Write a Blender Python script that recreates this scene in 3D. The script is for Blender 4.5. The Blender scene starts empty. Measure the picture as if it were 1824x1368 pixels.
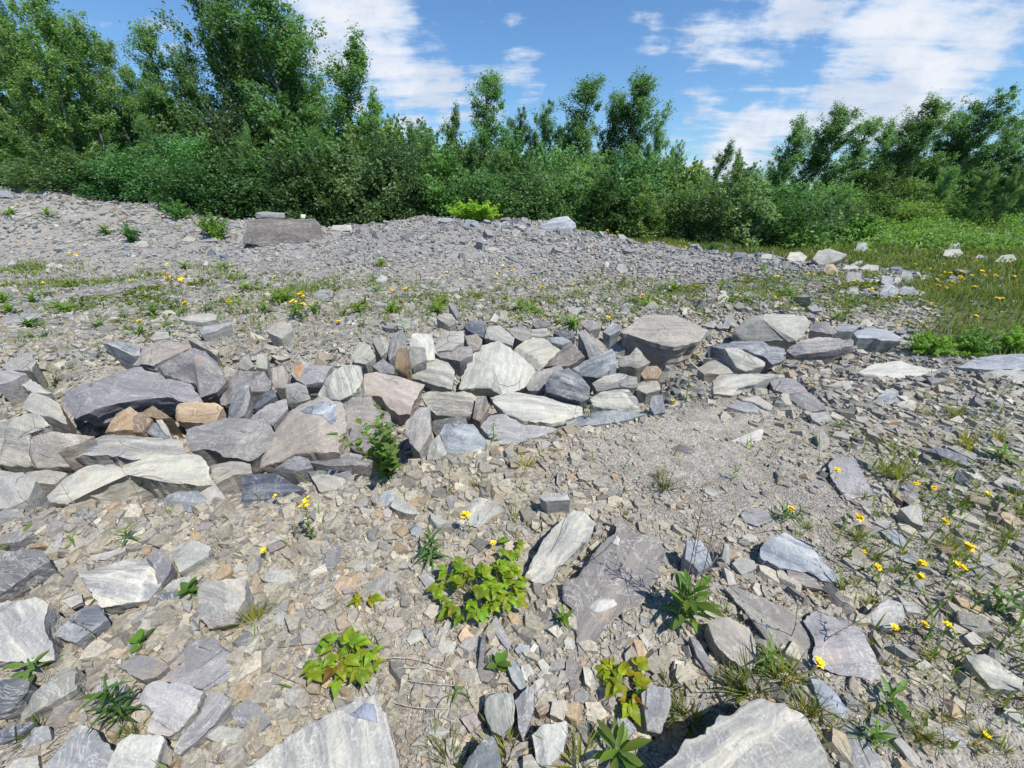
import bpy, math, random
import numpy as np
from mathutils import Vector, Matrix, noise

random.seed(7); rng = np.random.default_rng(7)
S = bpy.context.scene
C = S.collection

# ------------------------------------------------------------------ camera, sky, sun, exposure
FPX, CX, CY = 720.0, 912.0, 684.0            # focal length and centre in pixels of the 1824 x 1368 photograph
PITCH, EYE = math.radians(24.9), 1.6
cam = bpy.data.cameras.new('camera'); cam.sensor_width = 36.0; cam.lens = 36.0 * FPX / 1824.0
cam.clip_start = 0.05; cam.clip_end = 3000.0
camo = bpy.data.objects.new('camera', cam); C.objects.link(camo)
camo.location = (0, 0, EYE); camo.rotation_euler = (math.pi / 2 - PITCH, 0, 0)
S.camera = camo

SUN = Vector((0.50, -0.40, 1.0)).normalized()   # towards the sun: high, behind and to the right of the camera
sun = bpy.data.lights.new('sun', 'SUN'); sun.energy = 5.0; sun.angle = math.radians(0.53); sun.color = (1.0, 0.955, 0.88)
suno = bpy.data.objects.new('sun', sun); C.objects.link(suno)
suno.rotation_euler = SUN.to_track_quat('Z', 'Y').to_euler()
suno.location = (0, 0, 30)

S.view_settings.view_transform = 'Standard'; S.view_settings.look = 'None'
S.view_settings.exposure = 0.28; S.view_settings.gamma = 1.0; S.view_settings.use_curve_mapping = False
S.render.engine = 'CYCLES'
S.cycles.max_bounces = 4; S.cycles.diffuse_bounces = 2; S.cycles.glossy_bounces = 2
S.cycles.transmission_bounces = 3; S.cycles.transparent_max_bounces = 4
S.cycles.use_denoising = True; S.cycles.use_adaptive_sampling = True; S.cycles.adaptive_threshold = 0.025


def pix_dir(px, py):
    u = (px - CX) / FPX; v = (CY - py) / FPX
    c, s = math.cos(PITCH), math.sin(PITCH)
    return np.array([u, c + v * s, -s + v * c])


class NT:
    """small helper to write node trees"""
    def __init__(self, tree): self.t = tree; self.n = tree.nodes; self.l = tree.links
    def node(self, kind, **kw):
        nd = self.n.new(kind)
        for k, v in kw.items():
            if k == 'ins':
                for a, b in v.items():
                    self.put(nd.inputs[a], b)
            else: setattr(nd, k, v)
        return nd
    def put(self, sock, val):
        if hasattr(val, 'is_output'): self.l.new(val, sock)
        else: sock.default_value = val
    def math(self, op, a, b=0.0, c=0.0, clamp=False):
        nd = self.n.new('ShaderNodeMath'); nd.operation = op; nd.use_clamp = clamp
        self.put(nd.inputs[0], a); self.put(nd.inputs[1], b)
        if op in ('MULTIPLY_ADD', 'SMOOTH_MIN'): self.put(nd.inputs[2], c)
        return nd.outputs[0]
    def vmath(self, op, a, b=(0, 0, 0)):
        nd = self.n.new('ShaderNodeVectorMath'); nd.operation = op
        self.put(nd.inputs[0], a)
        if op != 'NORMALIZE': self.put(nd.inputs[1], b)
        return nd.outputs['Value'] if op == 'DOT_PRODUCT' else nd.outputs[0]
    def mix(self, f, a, b, mode='MIX'):
        nd = self.n.new('ShaderNodeMix'); nd.data_type = 'RGBA'; nd.blend_type = mode
        self.put(nd.inputs[0], f); self.put(nd.inputs[6], a); self.put(nd.inputs[7], b)
        return nd.outputs[2]
    def noise(self, vec, scale, detail=4.0, rough=0.55, dist=0.0):
        nd = self.n.new('ShaderNodeTexNoise')
        self.put(nd.inputs['Vector'], vec); nd.inputs['Scale'].default_value = scale
        nd.inputs['Detail'].default_value = detail; nd.inputs['Roughness'].default_value = rough
        nd.inputs['Distortion'].default_value = dist
        return nd.outputs[0]
    def ramp(self, f, lo, hi, a=0.0, b=1.0):
        nd = self.n.new('ShaderNodeMapRange'); nd.interpolation_type = 'SMOOTHSTEP'
        self.put(nd.inputs[0], f)
        for i, v in zip((1, 2, 3, 4), (lo, hi, a, b)): self.put(nd.inputs[i], v)
        return nd.outputs[0]


def build_world():
    w = bpy.data.worlds.new('World'); S.world = w; w.use_nodes = True
    g = NT(w.node_tree); g.n.clear()
    el = math.asin(SUN.z); az = math.atan2(SUN.x, SUN.y)
    sky = g.node('ShaderNodeTexSky', sky_type='NISHITA', sun_disc=False, sun_elevation=el, sun_rotation=az,
                 air_density=1.1, dust_density=0.4, ozone_density=2.2, altitude=300)
    tc = g.node('ShaderNodeTexCoord'); d = g.vmath('NORMALIZE', tc.outputs['Generated'])
    sep = g.node('ShaderNodeSeparateXYZ', ins={0: d})
    zz = g.math('ADD', g.math('MAXIMUM', sep.outputs[2], 0.0), 0.16)
    q = g.node('ShaderNodeCombineXYZ', ins={0: g.math('DIVIDE', sep.outputs[0], zz), 1: g.math('DIVIDE', sep.outputs[1], zz), 2: 0.0}).outputs[0]
    n1 = g.noise(q, 1.5, 9.0, 0.55, 0.25)
    rip = g.node('ShaderNodeMapping', ins={0: q}); rip.inputs['Rotation'].default_value = (0, 0, 0.5); rip.inputs['Scale'].default_value = (1.0, 2.6, 1)
    n2 = g.noise(rip.outputs[0], 2.6, 7.0, 0.6, 0.2)
    n3 = g.noise(d, 8.0, 9.0, 0.60, 0.3)
    f = g.math('ADD', g.math('MULTIPLY', n1, 0.40), g.math('ADD', g.math('MULTIPLY', n2, 0.42), g.math('MULTIPLY', n3, 0.46)))
    # where the clouds of the photograph stand: direction, radius in degrees and weight
    acc = f
    for px, py, rad, wt in [(705, 90, 11, .13), (610, 5, 8, .09), (760, 110, 5, .05), (840, 185, 5, .12), (570, 130, 7, .05), (220, 40, 5, .15),
                            (1480, 20, 15, .07), (1700, 50, 15, .12), (1330, 120, 10, .055), (1580, 160, 8, .10), (1770, 120, 9, .09), (1480, 195, 5, .07),
                            (1250, 262, 7, .17), (960, 100, 6, .09), (945, 58, 4, .07), (1140, 68, 3.5, .12), (930, 185, 7, .07), (690, 210, 5, .10), (1320, 272, 5, .10),
                            (880, 40, 9, -.07), (1250, 215, 6, -.12), (1040, 20, 9, -.08), (1060, 160, 7, -.05), (1800, 245, 8, -.14), (1640, 235, 5, -.03), (120, 10, 9, -.05)]:
        v = pix_dir(px, py); v = v / np.linalg.norm(v)
        dt = g.vmath('DOT_PRODUCT', d, tuple(v))
        m = g.ramp(dt, math.cos(math.radians(rad)), math.cos(math.radians(rad * 0.2)), 0.0, wt * .85)
        acc = g.math('ADD', acc, m)
    cov = g.ramp(acc, 0.70, 0.82)
    thick = g.ramp(acc, 0.75, 0.92)
    shade = g.noise(d, 9.0, 6.0, 0.62, 0.3)
    ccol = g.mix(thick, (6.2, 7.5, 9.6, 1), (9.2, 9.5, 10.1, 1))
    ccol = g.mix(g.ramp(shade, 0.42, 0.60, 0.0, 0.6), ccol, (6.0, 6.9, 8.4, 1))
    # the photograph's blue is a little lighter and cleaner than the model sky
    blue = g.mix(1.0, sky.outputs[0], (0.90, 1.24, 1.55, 1), 'MULTIPLY')
    colr = g.mix(g.math('MULTIPLY', cov, 0.95), blue, ccol)
    bg = g.node('ShaderNodeBackground', ins={0: colr, 1: 0.080})
    out = g.node('ShaderNodeOutputWorld'); g.l.new(bg.outputs[0], out.inputs[0])


build_world()


# ------------------------------------------------------------------ terrain
def sstep(a, b, x):
    t = np.clip((x - a) / (b - a), 0, 1); return t * t * (3 - 2 * t)


_lat = rng.random((64, 64))
def vnoise(x, y):
    xi = np.floor(x).astype(int); yi = np.floor(y).astype(int); fx = x - xi; fy = y - yi
    fx = fx * fx * (3 - 2 * fx); fy = fy * fy * (3 - 2 * fy)
    a = _lat[xi % 64, yi % 64]; b = _lat[(xi + 1) % 64, yi % 64]; c = _lat[xi % 64, (yi + 1) % 64]; d = _lat[(xi + 1) % 64, (yi + 1) % 64]
    return (a * (1 - fx) + b * fx) * (1 - fy) + (c * (1 - fx) + d * fx) * fy - 0.5


CRX = [-12, -4, -2.77, -1.96, -0.9, -0.31, 1.06, 2.43, 5.1, 9]
CRY = [1.6, 1.62, 1.67, 1.80, 1.95, 2.3, 2.8, 3.2, 3.7, 3.9]
AMX = [-60, -30, -17.7, -14, -11, -9, -6, -2, 1.6, 4, 7, 12, 60]
AMZ = [2.6, 2.3, 1.95, 1.62, 1.2, .84, .62, .95, .76, .30, .08, 0, 0]


def crest(x): return np.interp(x, CRX, CRY)


PITS = []                                       # hollows between the boulders of the pile: x, y, radius
SMALL_PITS = []                                 # shallow washed-out hollows round the half-sunk rocks of the near slope
def pit(x, y, pits=PITS, s0=.1):
    d = np.zeros(x.shape)
    if not pits: return d
    near = (np.hypot(x, y) < (8 if pits is PITS else 4)) & (y - crest(x) > s0) & (y > .2)
    if not near.any(): return d
    X, Y = x[near], y[near]; acc = np.zeros(X.shape)
    for px, py, r in pits: acc += np.exp(-((X - px) ** 2 + (Y - py) ** 2) / (r * r))
    d[near] = np.clip(acc, 0, 1) * (sstep(.14, .45, Y - crest(X)) if pits is PITS else 1.0); return d


def height(x, y):
    x = np.atleast_1d(np.asarray(x, float)); y = np.atleast_1d(np.asarray(y, float))
    return base_height(x, y) - .24 * pit(x, y) - .085 * pit(x, y, SMALL_PITS, -9)


def base_height(x, y):
    x = np.asarray(x, float); y = np.asarray(y, float)
    am = np.interp(x, AMX, AMZ)
    z = am * sstep(8.4, 14.2, y)
    z = z * (1 - 0.6 * sstep(14.6, 18.5, y) * sstep(-8, -4, x))
    z += 0.02 * np.clip(y - 8, 0, 30) * sstep(4, 12, x)
    s = y - crest(x)
    D = np.interp(x, [-8, -1, 1, 3, 6, 10], [.40, .46, .36, .22, .22, .1])
    z += -D * sstep(0.0, .4, s) * (1 - sstep(1.3, 2.8, s))
    z += 0.05 * np.exp(-(s / .35) ** 2)
    z += 0.10 * vnoise(x * .55 + 3, y * .55) + 0.05 * vnoise(x * 1.7, y * 1.7 + 9) + 0.018 * vnoise(x * 5.1, y * 5.1)
    z += (.16 * vnoise(x * 1.3 + 11, y * 1.3) + .10 * vnoise(x * 3.1, y * 3.1 + 4)) * sstep(9.5, 11.5, y) * (1 - sstep(14.5, 16, y))
    return z


def meadow(x, y):
    """0 on bare rubble, 1 where grass has taken over"""
    edge = np.interp(y, [0, 4.4, 5, 7, 9.5, 11, 12.6, 14, 15.2, 16.5], [14, 5.6, 5.2, 7.0, 9.3, 8.0, 5.4, 2.8, -6, -40])
    return sstep(-.5, .7, x - edge + 1.6 * vnoise(x * .8, y * .8))


def hit(px, py):
    """point of the ground seen at a pixel of the photograph"""
    px = np.atleast_1d(np.asarray(px, float)); py = np.atleast_1d(np.asarray(py, float))
    u = (px - CX) / FPX; v = (CY - py) / FPX
    c, s = math.cos(PITCH), math.sin(PITCH)
    D = np.stack([u, c + v * s, -s + v * c], -1)
    ts = 0.4 * np.exp(np.linspace(0, math.log(120), 700))
    P = D[:, None, :] * ts[None, :, None]
    below = (P[..., 2] + EYE) < height(P[..., 0], P[..., 1])
    i = np.where(below.any(1), below.argmax(1), len(ts) - 1); i = np.maximum(i, 1)
    a, b = ts[i - 1], ts[i]
    for _ in range(14):
        m = (a + b) / 2; Q = D * m[:, None]
        bl = (Q[:, 2] + EYE) < height(Q[:, 0], Q[:, 1])
        b = np.where(bl, m, b); a = np.where(bl, a, m)
    Q = D * b[:, None]; Q[:, 2] += EYE
    return Q


def gz(x, y): return float(height(x, y)[0])


def project(p):
    """pixel of the photograph where a world point is seen"""
    c, s = math.cos(PITCH), math.sin(PITCH)
    x, y, z = p[0], p[1], p[2] - EYE
    f = y * c - z * s; up = y * s + z * c
    return CX + FPX * x / f, CY - FPX * up / f


# ------------------------------------------------------------------ materials
def new_mat(name):
    m = bpy.data.materials.new(name); m.use_nodes = True
    g = NT(m.node_tree); g.n.clear()
    b = g.node('ShaderNodeBsdfPrincipled'); o = g.node('ShaderNodeOutputMaterial'); g.l.new(b.outputs[0], o.inputs[0])
    b.inputs['Specular IOR Level'].default_value = 0.25
    return m, g, b, o


def rock_material():
    m, g, b, o = new_mat('schist')
    tc = g.node('ShaderNodeTexCoord'); oi = g.node('ShaderNodeObjectInfo')
    off = g.node('ShaderNodeCombineXYZ', ins={0: g.math('MULTIPLY', oi.outputs['Random'], 37.0), 1: g.math('MULTIPLY', oi.outputs['Random'], 91.0), 2: g.math('MULTIPLY', oi.outputs['Random'], 13.0)}).outputs[0]
    co = g.vmath('ADD', tc.outputs['Object'], off)
    warp = g.node('ShaderNodeTexNoise', ins={'Vector': co, 'Scale': 2.2, 'Detail': 3.0})
    wv = g.vmath('MULTIPLY', g.vmath('SUBTRACT', warp.outputs['Color'], (.5, .5, .5)), (.10, .10, .10))
    cw = g.vmath('ADD', co, wv)
    st = g.vmath('MULTIPLY', cw, (1.1, 22.0, 34.0))
    band = g.noise(st, 1.0, 5.0, 0.6)
    fine = g.noise(g.vmath('MULTIPLY', cw, (3.5, 110.0, 170.0)), 1.0, 2.0, 0.6)
    blot = g.noise(co, 3.2, 6.0, 0.62, 0.4)
    grain = g.noise(co, 95.0, 1.0, 0.7)
    speck = g.noise(co, 22.0, 3.0, 0.7)
    alpha = oi.outputs['Alpha']
    base = oi.outputs['Color']
    lt = g.mix(1.0, base, (1.30, 1.28, 1.20, 1), 'MULTIPLY'); dk = g.mix(1.0, base, (.56, .59, .66, 1), 'MULTIPLY')
    c1 = g.mix(g.ramp(band, .40, .60), dk, lt)
    col = g.mix(g.math('MULTIPLY_ADD', alpha, .8, .14), base, c1)
    c2 = g.mix(g.ramp(fine, .35, .68), g.mix(1.0, col, (.74, .75, .78, 1), 'MULTIPLY'), col)
    col = g.mix(g.math('MULTIPLY_ADD', alpha, .4, .22), col, c2)
    col = g.mix(g.ramp(blot, .40, .70, 0.0, .45), col, g.mix(1.0, base, (.72, .75, .82, 1), 'MULTIPLY'))
    rust = g.noise(g.vmath('ADD', co, (5.3, 1.1, 7.7)), 2.6, 5.0, 0.68, 0.6)
    col = g.mix(g.ramp(rust, .60, .74, 0.0, .42), col, (.36, .235, .125, 1))
    vein = g.noise(g.vmath('ADD', cw, (9.1, 4.2, 1.0)), 4.5, 5.0, 0.72, 1.2)
    vmask = g.math('SUBTRACT', 1.0, g.ramp(g.math('ABSOLUTE', g.math('SUBTRACT', vein, .5)), 0.0, .018))
    col = g.mix(g.math('MULTIPLY', vmask, .38), col, (.60, .58, .54, 1))
    quartz = g.ramp(g.noise(g.vmath('ADD', g.vmath('MULTIPLY', cw, (1.4, 4.0, 6.0)), (2.2, 8.8, 3.1)), 1.6, 6.0, .66, .5), .64, .72, 0.0, .55)
    col = g.mix(quartz, col, (.60, .59, .57, 1))
    col = g.mix(g.ramp(speck, .3, .75, .0, .5), col, g.mix(1.0, col, (1.25, 1.22, 1.15, 1), 'MULTIPLY'))
    col = g.mix(g.ramp(grain, .32, .55, .30, 0.0), col, g.mix(1.0, col, (.5, .5, .52, 1), 'MULTIPLY'))
    # broad beds seen end-on, and a few open cracks
    bed = g.noise(g.vmath('MULTIPLY', g.vmath('ADD', cw, (3.0, 6.0, 2.0)), (.5, 7.0, 9.0)), 1.0, 2.0, .5)
    col = g.mix(g.math('MULTIPLY', g.ramp(bed, .47, .54), g.math('MULTIPLY', alpha, .8)), col, g.mix(1.0, col, (.60, .63, .68, 1), 'MULTIPLY'))
    vc = g.node('ShaderNodeTexVoronoi', feature='DISTANCE_TO_EDGE', ins={'Vector': g.vmath('ADD', g.vmath('MULTIPLY', co, (1.7, 3.6, 5.0)), g.vmath('MULTIPLY', wv, (5, 5, 5))), 'Scale': 1.0})
    crack = g.math('MULTIPLY', g.ramp(vc.outputs['Distance'], .003, .011, 1.0, 0.0), g.ramp(blot, .50, .58))
    col = g.mix(g.math('MULTIPLY', crack, .55), col, (.05, .048, .045, 1))
    g.put(b.inputs['Base Color'], col)
    g.put(b.inputs['Roughness'], g.ramp(blot, .3, .7, .55, .8))
    hgt = g.math('SUBTRACT', g.math('ADD', g.math('MULTIPLY', band, .6), g.math('ADD', g.math('MULTIPLY', fine, .25), g.math('ADD', g.math('MULTIPLY', speck, .5), g.math('MULTIPLY', grain, .16)))), crack)
    bp = g.node('ShaderNodeBump', ins={'Height': hgt, 'Strength': .6, 'Distance': .016}); g.l.new(bp.outputs[0], b.inputs['Normal'])
    return m


def chip_material():
    m, g, b, o = new_mat('stone_chip')
    at = g.node('ShaderNodeAttribute', attribute_name='Col'); ge = g.node('ShaderNodeNewGeometry')
    n = g.noise(ge.outputs['Position'], 70.0, 4.0, .65)
    n2 = g.noise(g.vmath('MULTIPLY', ge.outputs['Position'], (45, 160, 160)), 1.0, 3.0, .6)
    c = g.mix(g.ramp(n, .3, .7), g.mix(1.0, at.outputs['Color'], (.72, .73, .76, 1), 'MULTIPLY'), g.mix(1.0, at.outputs['Color'], (1.22, 1.19, 1.12, 1), 'MULTIPLY'))
    c = g.mix(g.ramp(n2, .36, .6, .3, 0), c, g.mix(1.0, at.outputs['Color'], (.6, .61, .66, 1), 'MULTIPLY'))
    g.put(b.inputs['Base Color'], c); b.inputs['Roughness'].default_value = .72
    bp = g.node('ShaderNodeBump', ins={'Height': g.math('ADD', n, n2), 'Strength': .5, 'Distance': .006}); g.l.new(bp.outputs[0], b.inputs['Normal'])
    return m


def ground_material():
    m, g, b, o = new_mat('rubble_soil')
    ge = g.node('ShaderNodeNewGeometry'); p = ge.outputs['Position']
    at = g.node('ShaderNodeAttribute', attribute_name='Col')           # how far grass has taken over (r) and how sandy it is (g)
    sp = g.node('ShaderNodeSeparateColor', ins={0: at.outputs['Color']})
    jit = g.node('ShaderNodeTexNoise', ins={'Vector': p, 'Scale': 30.0, 'Detail': 2.0})
    pj = g.vmath('ADD', p, g.vmath('MULTIPLY', g.vmath('SUBTRACT', jit.outputs['Color'], (.5, .5, .5)), (.035, .035, .035)))
    v1 = g.node('ShaderNodeTexVoronoi', ins={'Vector': pj, 'Scale': 62.0}); v2 = g.node('ShaderNodeTexVoronoi', ins={'Vector': pj, 'Scale': 140.0})
    def cellcol(v):
        h = g.node('ShaderNodeSeparateColor', ins={0: v.outputs['Color']})
        r = g.node('ShaderNodeValToRGB'); r.color_ramp.interpolation = 'CONSTANT'
        cols = [(.0, (.30, .285, .26, 1)), (.18, (.37, .35, .305, 1)), (.36, (.27, .265, .26, 1)), (.52, (.34, .305, .25, 1)), (.66, (.43, .41, .37, 1)), (.78, (.235, .23, .235, 1)), (.9, (.37, .31, .235, 1))]
        e = r.color_ramp.elements
        e[0].position, e[0].color = cols[0]; e[1].position, e[1].color = cols[1]
        for ps, cc in cols[2:]:
            k = e.new(ps); k.color = cc
        g.l.new(h.outputs[0], r.inputs[0]); return r.outputs[0]
    big = g.noise(p, .9, 5.0, .6)
    pick = g.ramp(g.noise(p, 9.0, 3.0, .6), .45, .55)
    peb = g.mix(pick, cellcol(v1), cellcol(v2))
    soil = g.mix(big, (.27, .23, .17, 1), (.37, .33, .265, 1))
    dust = g.noise(p, 40.0, 5.0, .7)
    col = g.mix(g.math('ADD', g.ramp(dust, .42, .58, 0, .5), g.math('MULTIPLY', sp.outputs[1], .2)), peb, soil)
    col = g.mix(g.math('MULTIPLY', sp.outputs[2], .75), col, g.mix(dust, (.20, .205, .215, 1), (.32, .318, .315, 1)))
    turf = g.mix(g.noise(p, 4.0, 5.0, .65), (.07, .105, .03, 1), (.17, .165, .075, 1))
    col = g.mix(sp.outputs[0], col, turf)
    g.put(b.inputs['Base Color'], col); b.inputs['Roughness'].default_value = .9
    hh = g.math('SUBTRACT', g.math('MULTIPLY', dust, .5), g.mix(pick, v1.outputs['Distance'], v2.outputs['Distance']))
    bp = g.node('ShaderNodeBump', ins={'Height': hh, 'Strength': .9, 'Distance': .012}); g.l.new(bp.outputs[0], b.inputs['Normal'])
    return m


def leaf_material(name, col, col2, trans=.45, spec=.3, vein=False):
    """thin leaf: diffuse and gloss on the face, light coming through from behind"""
    m, g, b, o = new_mat(name)
    oi = g.node('ShaderNodeObjectInfo'); ge = g.node('ShaderNodeNewGeometry'); tc = g.node('ShaderNodeTexCoord')
    n = g.noise(ge.outputs['Position'], 2.2, 4.0, .6)
    isl = ge.outputs['Random Per Island']
    f = g.math('ADD', g.math('MULTIPLY', g.ramp(n, .3, .7), .5), g.math('MULTIPLY', isl, .5))
    c = g.mix(f, col, col2)
    tint = g.mix(1.0, c, oi.outputs['Color'], 'MULTIPLY')
    bright = g.math('MULTIPLY_ADD', oi.outputs['Random'], .35, .82)
    c = g.mix(1.0, tint, g.node('ShaderNodeCombineColor', ins={0: bright, 1: bright, 2: bright}).outputs[0], 'MULTIPLY')
    if vein:
        s = g.node('ShaderNodeSeparateXYZ', ins={0: tc.outputs['Object']})
        ph = g.math('SUBTRACT', g.math('MULTIPLY', s.outputs[0], 1.0), g.math('MULTIPLY', g.math('ABSOLUTE', s.outputs[1]), 1.1))
        wv = g.math('SINE', g.math('MULTIPLY', ph, 62.0))
        c = g.mix(g.ramp(wv, .55, 1.0, 0, .45), c, g.mix(1.0, c, (.55, .62, .5, 1), 'MULTIPLY'))
        bp = g.node('ShaderNodeBump', ins={'Height': wv, 'Strength': .35, 'Distance': .01}); g.l.new(bp.outputs[0], b.inputs['Normal'])
    g.put(b.inputs['Base Color'], c); b.inputs['Roughness'].default_value = .5; b.inputs['Specular IOR Level'].default_value = spec
    tr = g.node('ShaderNodeBsdfTranslucent', ins={0: g.mix(1.0, c, (1.5, 1.6, .7, 1), 'MULTIPLY')})
    mx = g.node('ShaderNodeMixShader', ins={0: trans, 1: b.outputs[0], 2: tr.outputs[0]}); g.l.new(mx.outputs[0], o.inputs[0])
    return m


def plain_material(name, a, bcol, scale, rough=.8):
    m, g, b, o = new_mat(name)
    tc = g.node('ShaderNodeTexCoord'); n = g.noise(tc.outputs['Object'], scale, 5.0, .65)
    g.put(b.inputs['Base Color'], g.mix(g.ramp(n, .35, .65), a, bcol)); b.inputs['Roughness'].default_value = rough
    bp = g.node('ShaderNodeBump', ins={'Height': n, 'Strength': .5, 'Distance': .01}); g.l.new(bp.outputs[0], b.inputs['Normal'])
    return m


M = dict(
    rock=rock_material(), chip=chip_material(), ground=ground_material(),
    leaf=leaf_material('tree_leaf', (.100, .200, .076, 1), (.200, .315, .130, 1), .45, .5),
    shrub=leaf_material('shrub_leaf', (.064, .150, .050, 1), (.160, .270, .094, 1), .42, .45),
    grass=leaf_material('grass_blade', (.085, .135, .03, 1), (.21, .23, .065, 1), .35, .2),
    meadow=leaf_material('meadow_blade', (.085, .15, .032, 1), (.22, .25, .075, 1), .35, .15),
    herb=leaf_material('herb_leaf', (.085, .165, .032, 1), (.16, .25, .06, 1), .4, .35),
    broad=leaf_material('broad_leaf', (.085, .185, .025, 1), (.15, .26, .04, 1), .4, .4, True),
    straw=plain_material('dry_stalk', (.16, .12, .085, 1), (.30, .25, .18, 1), 60.0),
    twig=plain_material('bleached_twig', (.36, .31, .26, 1), (.52, .47, .42, 1), 50.0),
    darkbark=plain_material('shrub_bark', (.05, .045, .035, 1), (.11, .10, .08, 1), 8.0),
    bark=plain_material('pale_bark', (.11, .10, .085, 1), (.40, .39, .36, 1), 6.0),
    stem=plain_material('green_stem', (.10, .14, .04, 1), (.17, .12, .06, 1), 30.0),
    petal=plain_material('yellow_petal', (.80, .52, .012, 1), (.88, .68, .03, 1), 80.0, .6),
)


# ------------------------------------------------------------------ object helpers
USED_LABELS = set()
def tag(o, label, cat, group=None, kind=None):
    o['label'] = label; o['category'] = cat
    if group: o['group'] = group
    if kind: o['kind'] = kind
    USED_LABELS.add(label)
    return o


def link(name, me, mat=None, parent=None, loc=None):
    o = bpy.data.objects.new(name, me); C.objects.link(o)
    if mat is not None and len(me.materials) == 0: me.materials.append(mat)
    if parent is not None: o.parent = parent
    if loc is not None: o.location = loc
    return o


def np_mesh(name, V, F, cols=None, smooth=False):
    """V (n,3); F a list of (k, array of indices (m,k))"""
    me = bpy.data.meshes.new(name)
    V = np.asarray(V, np.float32); me.vertices.add(len(V)); me.vertices.foreach_set('co', V.ravel())
    loops = np.concatenate([np.asarray(a).ravel() for _, a in F]).astype(np.int32)
    sizes = np.concatenate([np.full(len(a), k, np.int32) for k, a in F])
    starts = np.concatenate([[0], np.cumsum(sizes)[:-1]]).astype(np.int32)
    me.loops.add(len(loops)); me.loops.foreach_set('vertex_index', loops)
    me.polygons.add(len(sizes)); me.polygons.foreach_set('loop_start', starts)
    me.polygons.foreach_set('use_smooth', np.full(len(sizes), smooth, bool))
    if cols is not None:
        a = me.attributes.new('Col', 'FLOAT_COLOR', 'POINT')
        cc = np.ones((len(V), 4), np.float32); cc[:, :3] = cols; a.data.foreach_set('color', cc.ravel())
    me.update(calc_edges=True)
    return me


class MB:
    """collects tubes, leaves and blades into one mesh"""
    def __init__(self): self.v = []; self.q = []; self.t = []
    def tube(self, pts, rads, n=5):
        pts = [Vector(p) for p in pts]; b0 = len(self.v)
        for i, p in enumerate(pts):
            d = (pts[min(i + 1, len(pts) - 1)] - pts[max(i - 1, 0)])
            d = d.normalized() if d.length > 1e-9 else Vector((0, 0, 1))
            a = d.orthogonal().normalized(); c = d.cross(a)
            for k in range(n):
                th = 2 * math.pi * k / n
                self.v.append(p + (a * math.cos(th) + c * math.sin(th)) * rads[i])
        for i in range(len(pts) - 1):
            for k in range(n):
                a0 = b0 + i * n + k; a1 = b0 + i * n + (k + 1) % n
                self.q.append((a0, a1, a1 + n, a0 + n))
        self.v.append(pts[-1]); e = len(self.v) - 1
        for k in range(n): self.t.append((b0 + (len(pts) - 1) * n + k, b0 + (len(pts) - 1) * n + (k + 1) % n, e))
    def leaf(self, base, d, up, L, W, fold=.25, droop=.3, seg=5, prof=None, tooth=0.0):
        d = Vector(d).normalized(); up = Vector(up); side = d.cross(up)
        side = side.normalized() if side.length > 1e-6 else d.orthogonal().normalized()
        up = side.cross(d).normalized(); base = Vector(base); b0 = len(self.v)
        for i in range(seg + 1):
            s = i / seg
            w = (prof(s) if prof else math.sin(math.pi * min(1, s * .92 + .06)) ** .8) * W * .5
            if tooth: w *= 1 + tooth * (1 if i % 2 else -1)
            if i == seg: w = W * .01
            c = base + d * (L * s * (1 - .15 * droop * s)) - up * (droop * L * s * s)
            self.v += [c + side * w + up * (fold * w), c, c - side * w + up * (fold * w)]
        for i in range(seg):
            a = b0 + i * 3
            self.q += [(a, a + 1, a + 4, a + 3), (a + 1, a + 2, a + 5, a + 4)]
    def blade(self, base, d, L, W, bend, seg=3):
        d = Vector(d).normalized(); h = Vector((d.x, d.y, 0)); h = h.normalized() if h.length > 1e-4 else Vector((1, 0, 0))
        side = Vector((-h.y, h.x, 0)); base = Vector(base); b0 = len(self.v)
        for i in range(seg):
            s = i / seg; c = base + d * (L * s) + (h * .6 - Vector((0, 0, .8))) * (bend * L * s * s); w = W * .5 * (1 - s * .75)
            self.v += [c + side * w, c - side * w]
        self.v.append(base + d * L + (h * .6 - Vector((0, 0, .8))) * (bend * L))
        for i in range(seg - 1):
            a = b0 + i * 2; self.q.append((a, a + 1, a + 3, a + 2))
        a = b0 + (seg - 1) * 2; self.t.append((a, a + 1, a + 2))
    def mesh(self, name, smooth=True):
        F = []
        if self.q: F.append((4, np.array(self.q)))
        if self.t: F.append((3, np.array(self.t)))
        return np_mesh(name, np.array([tuple(v) for v in self.v]), F, None, smooth)


def rv(a, b): return random.uniform(a, b)


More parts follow.
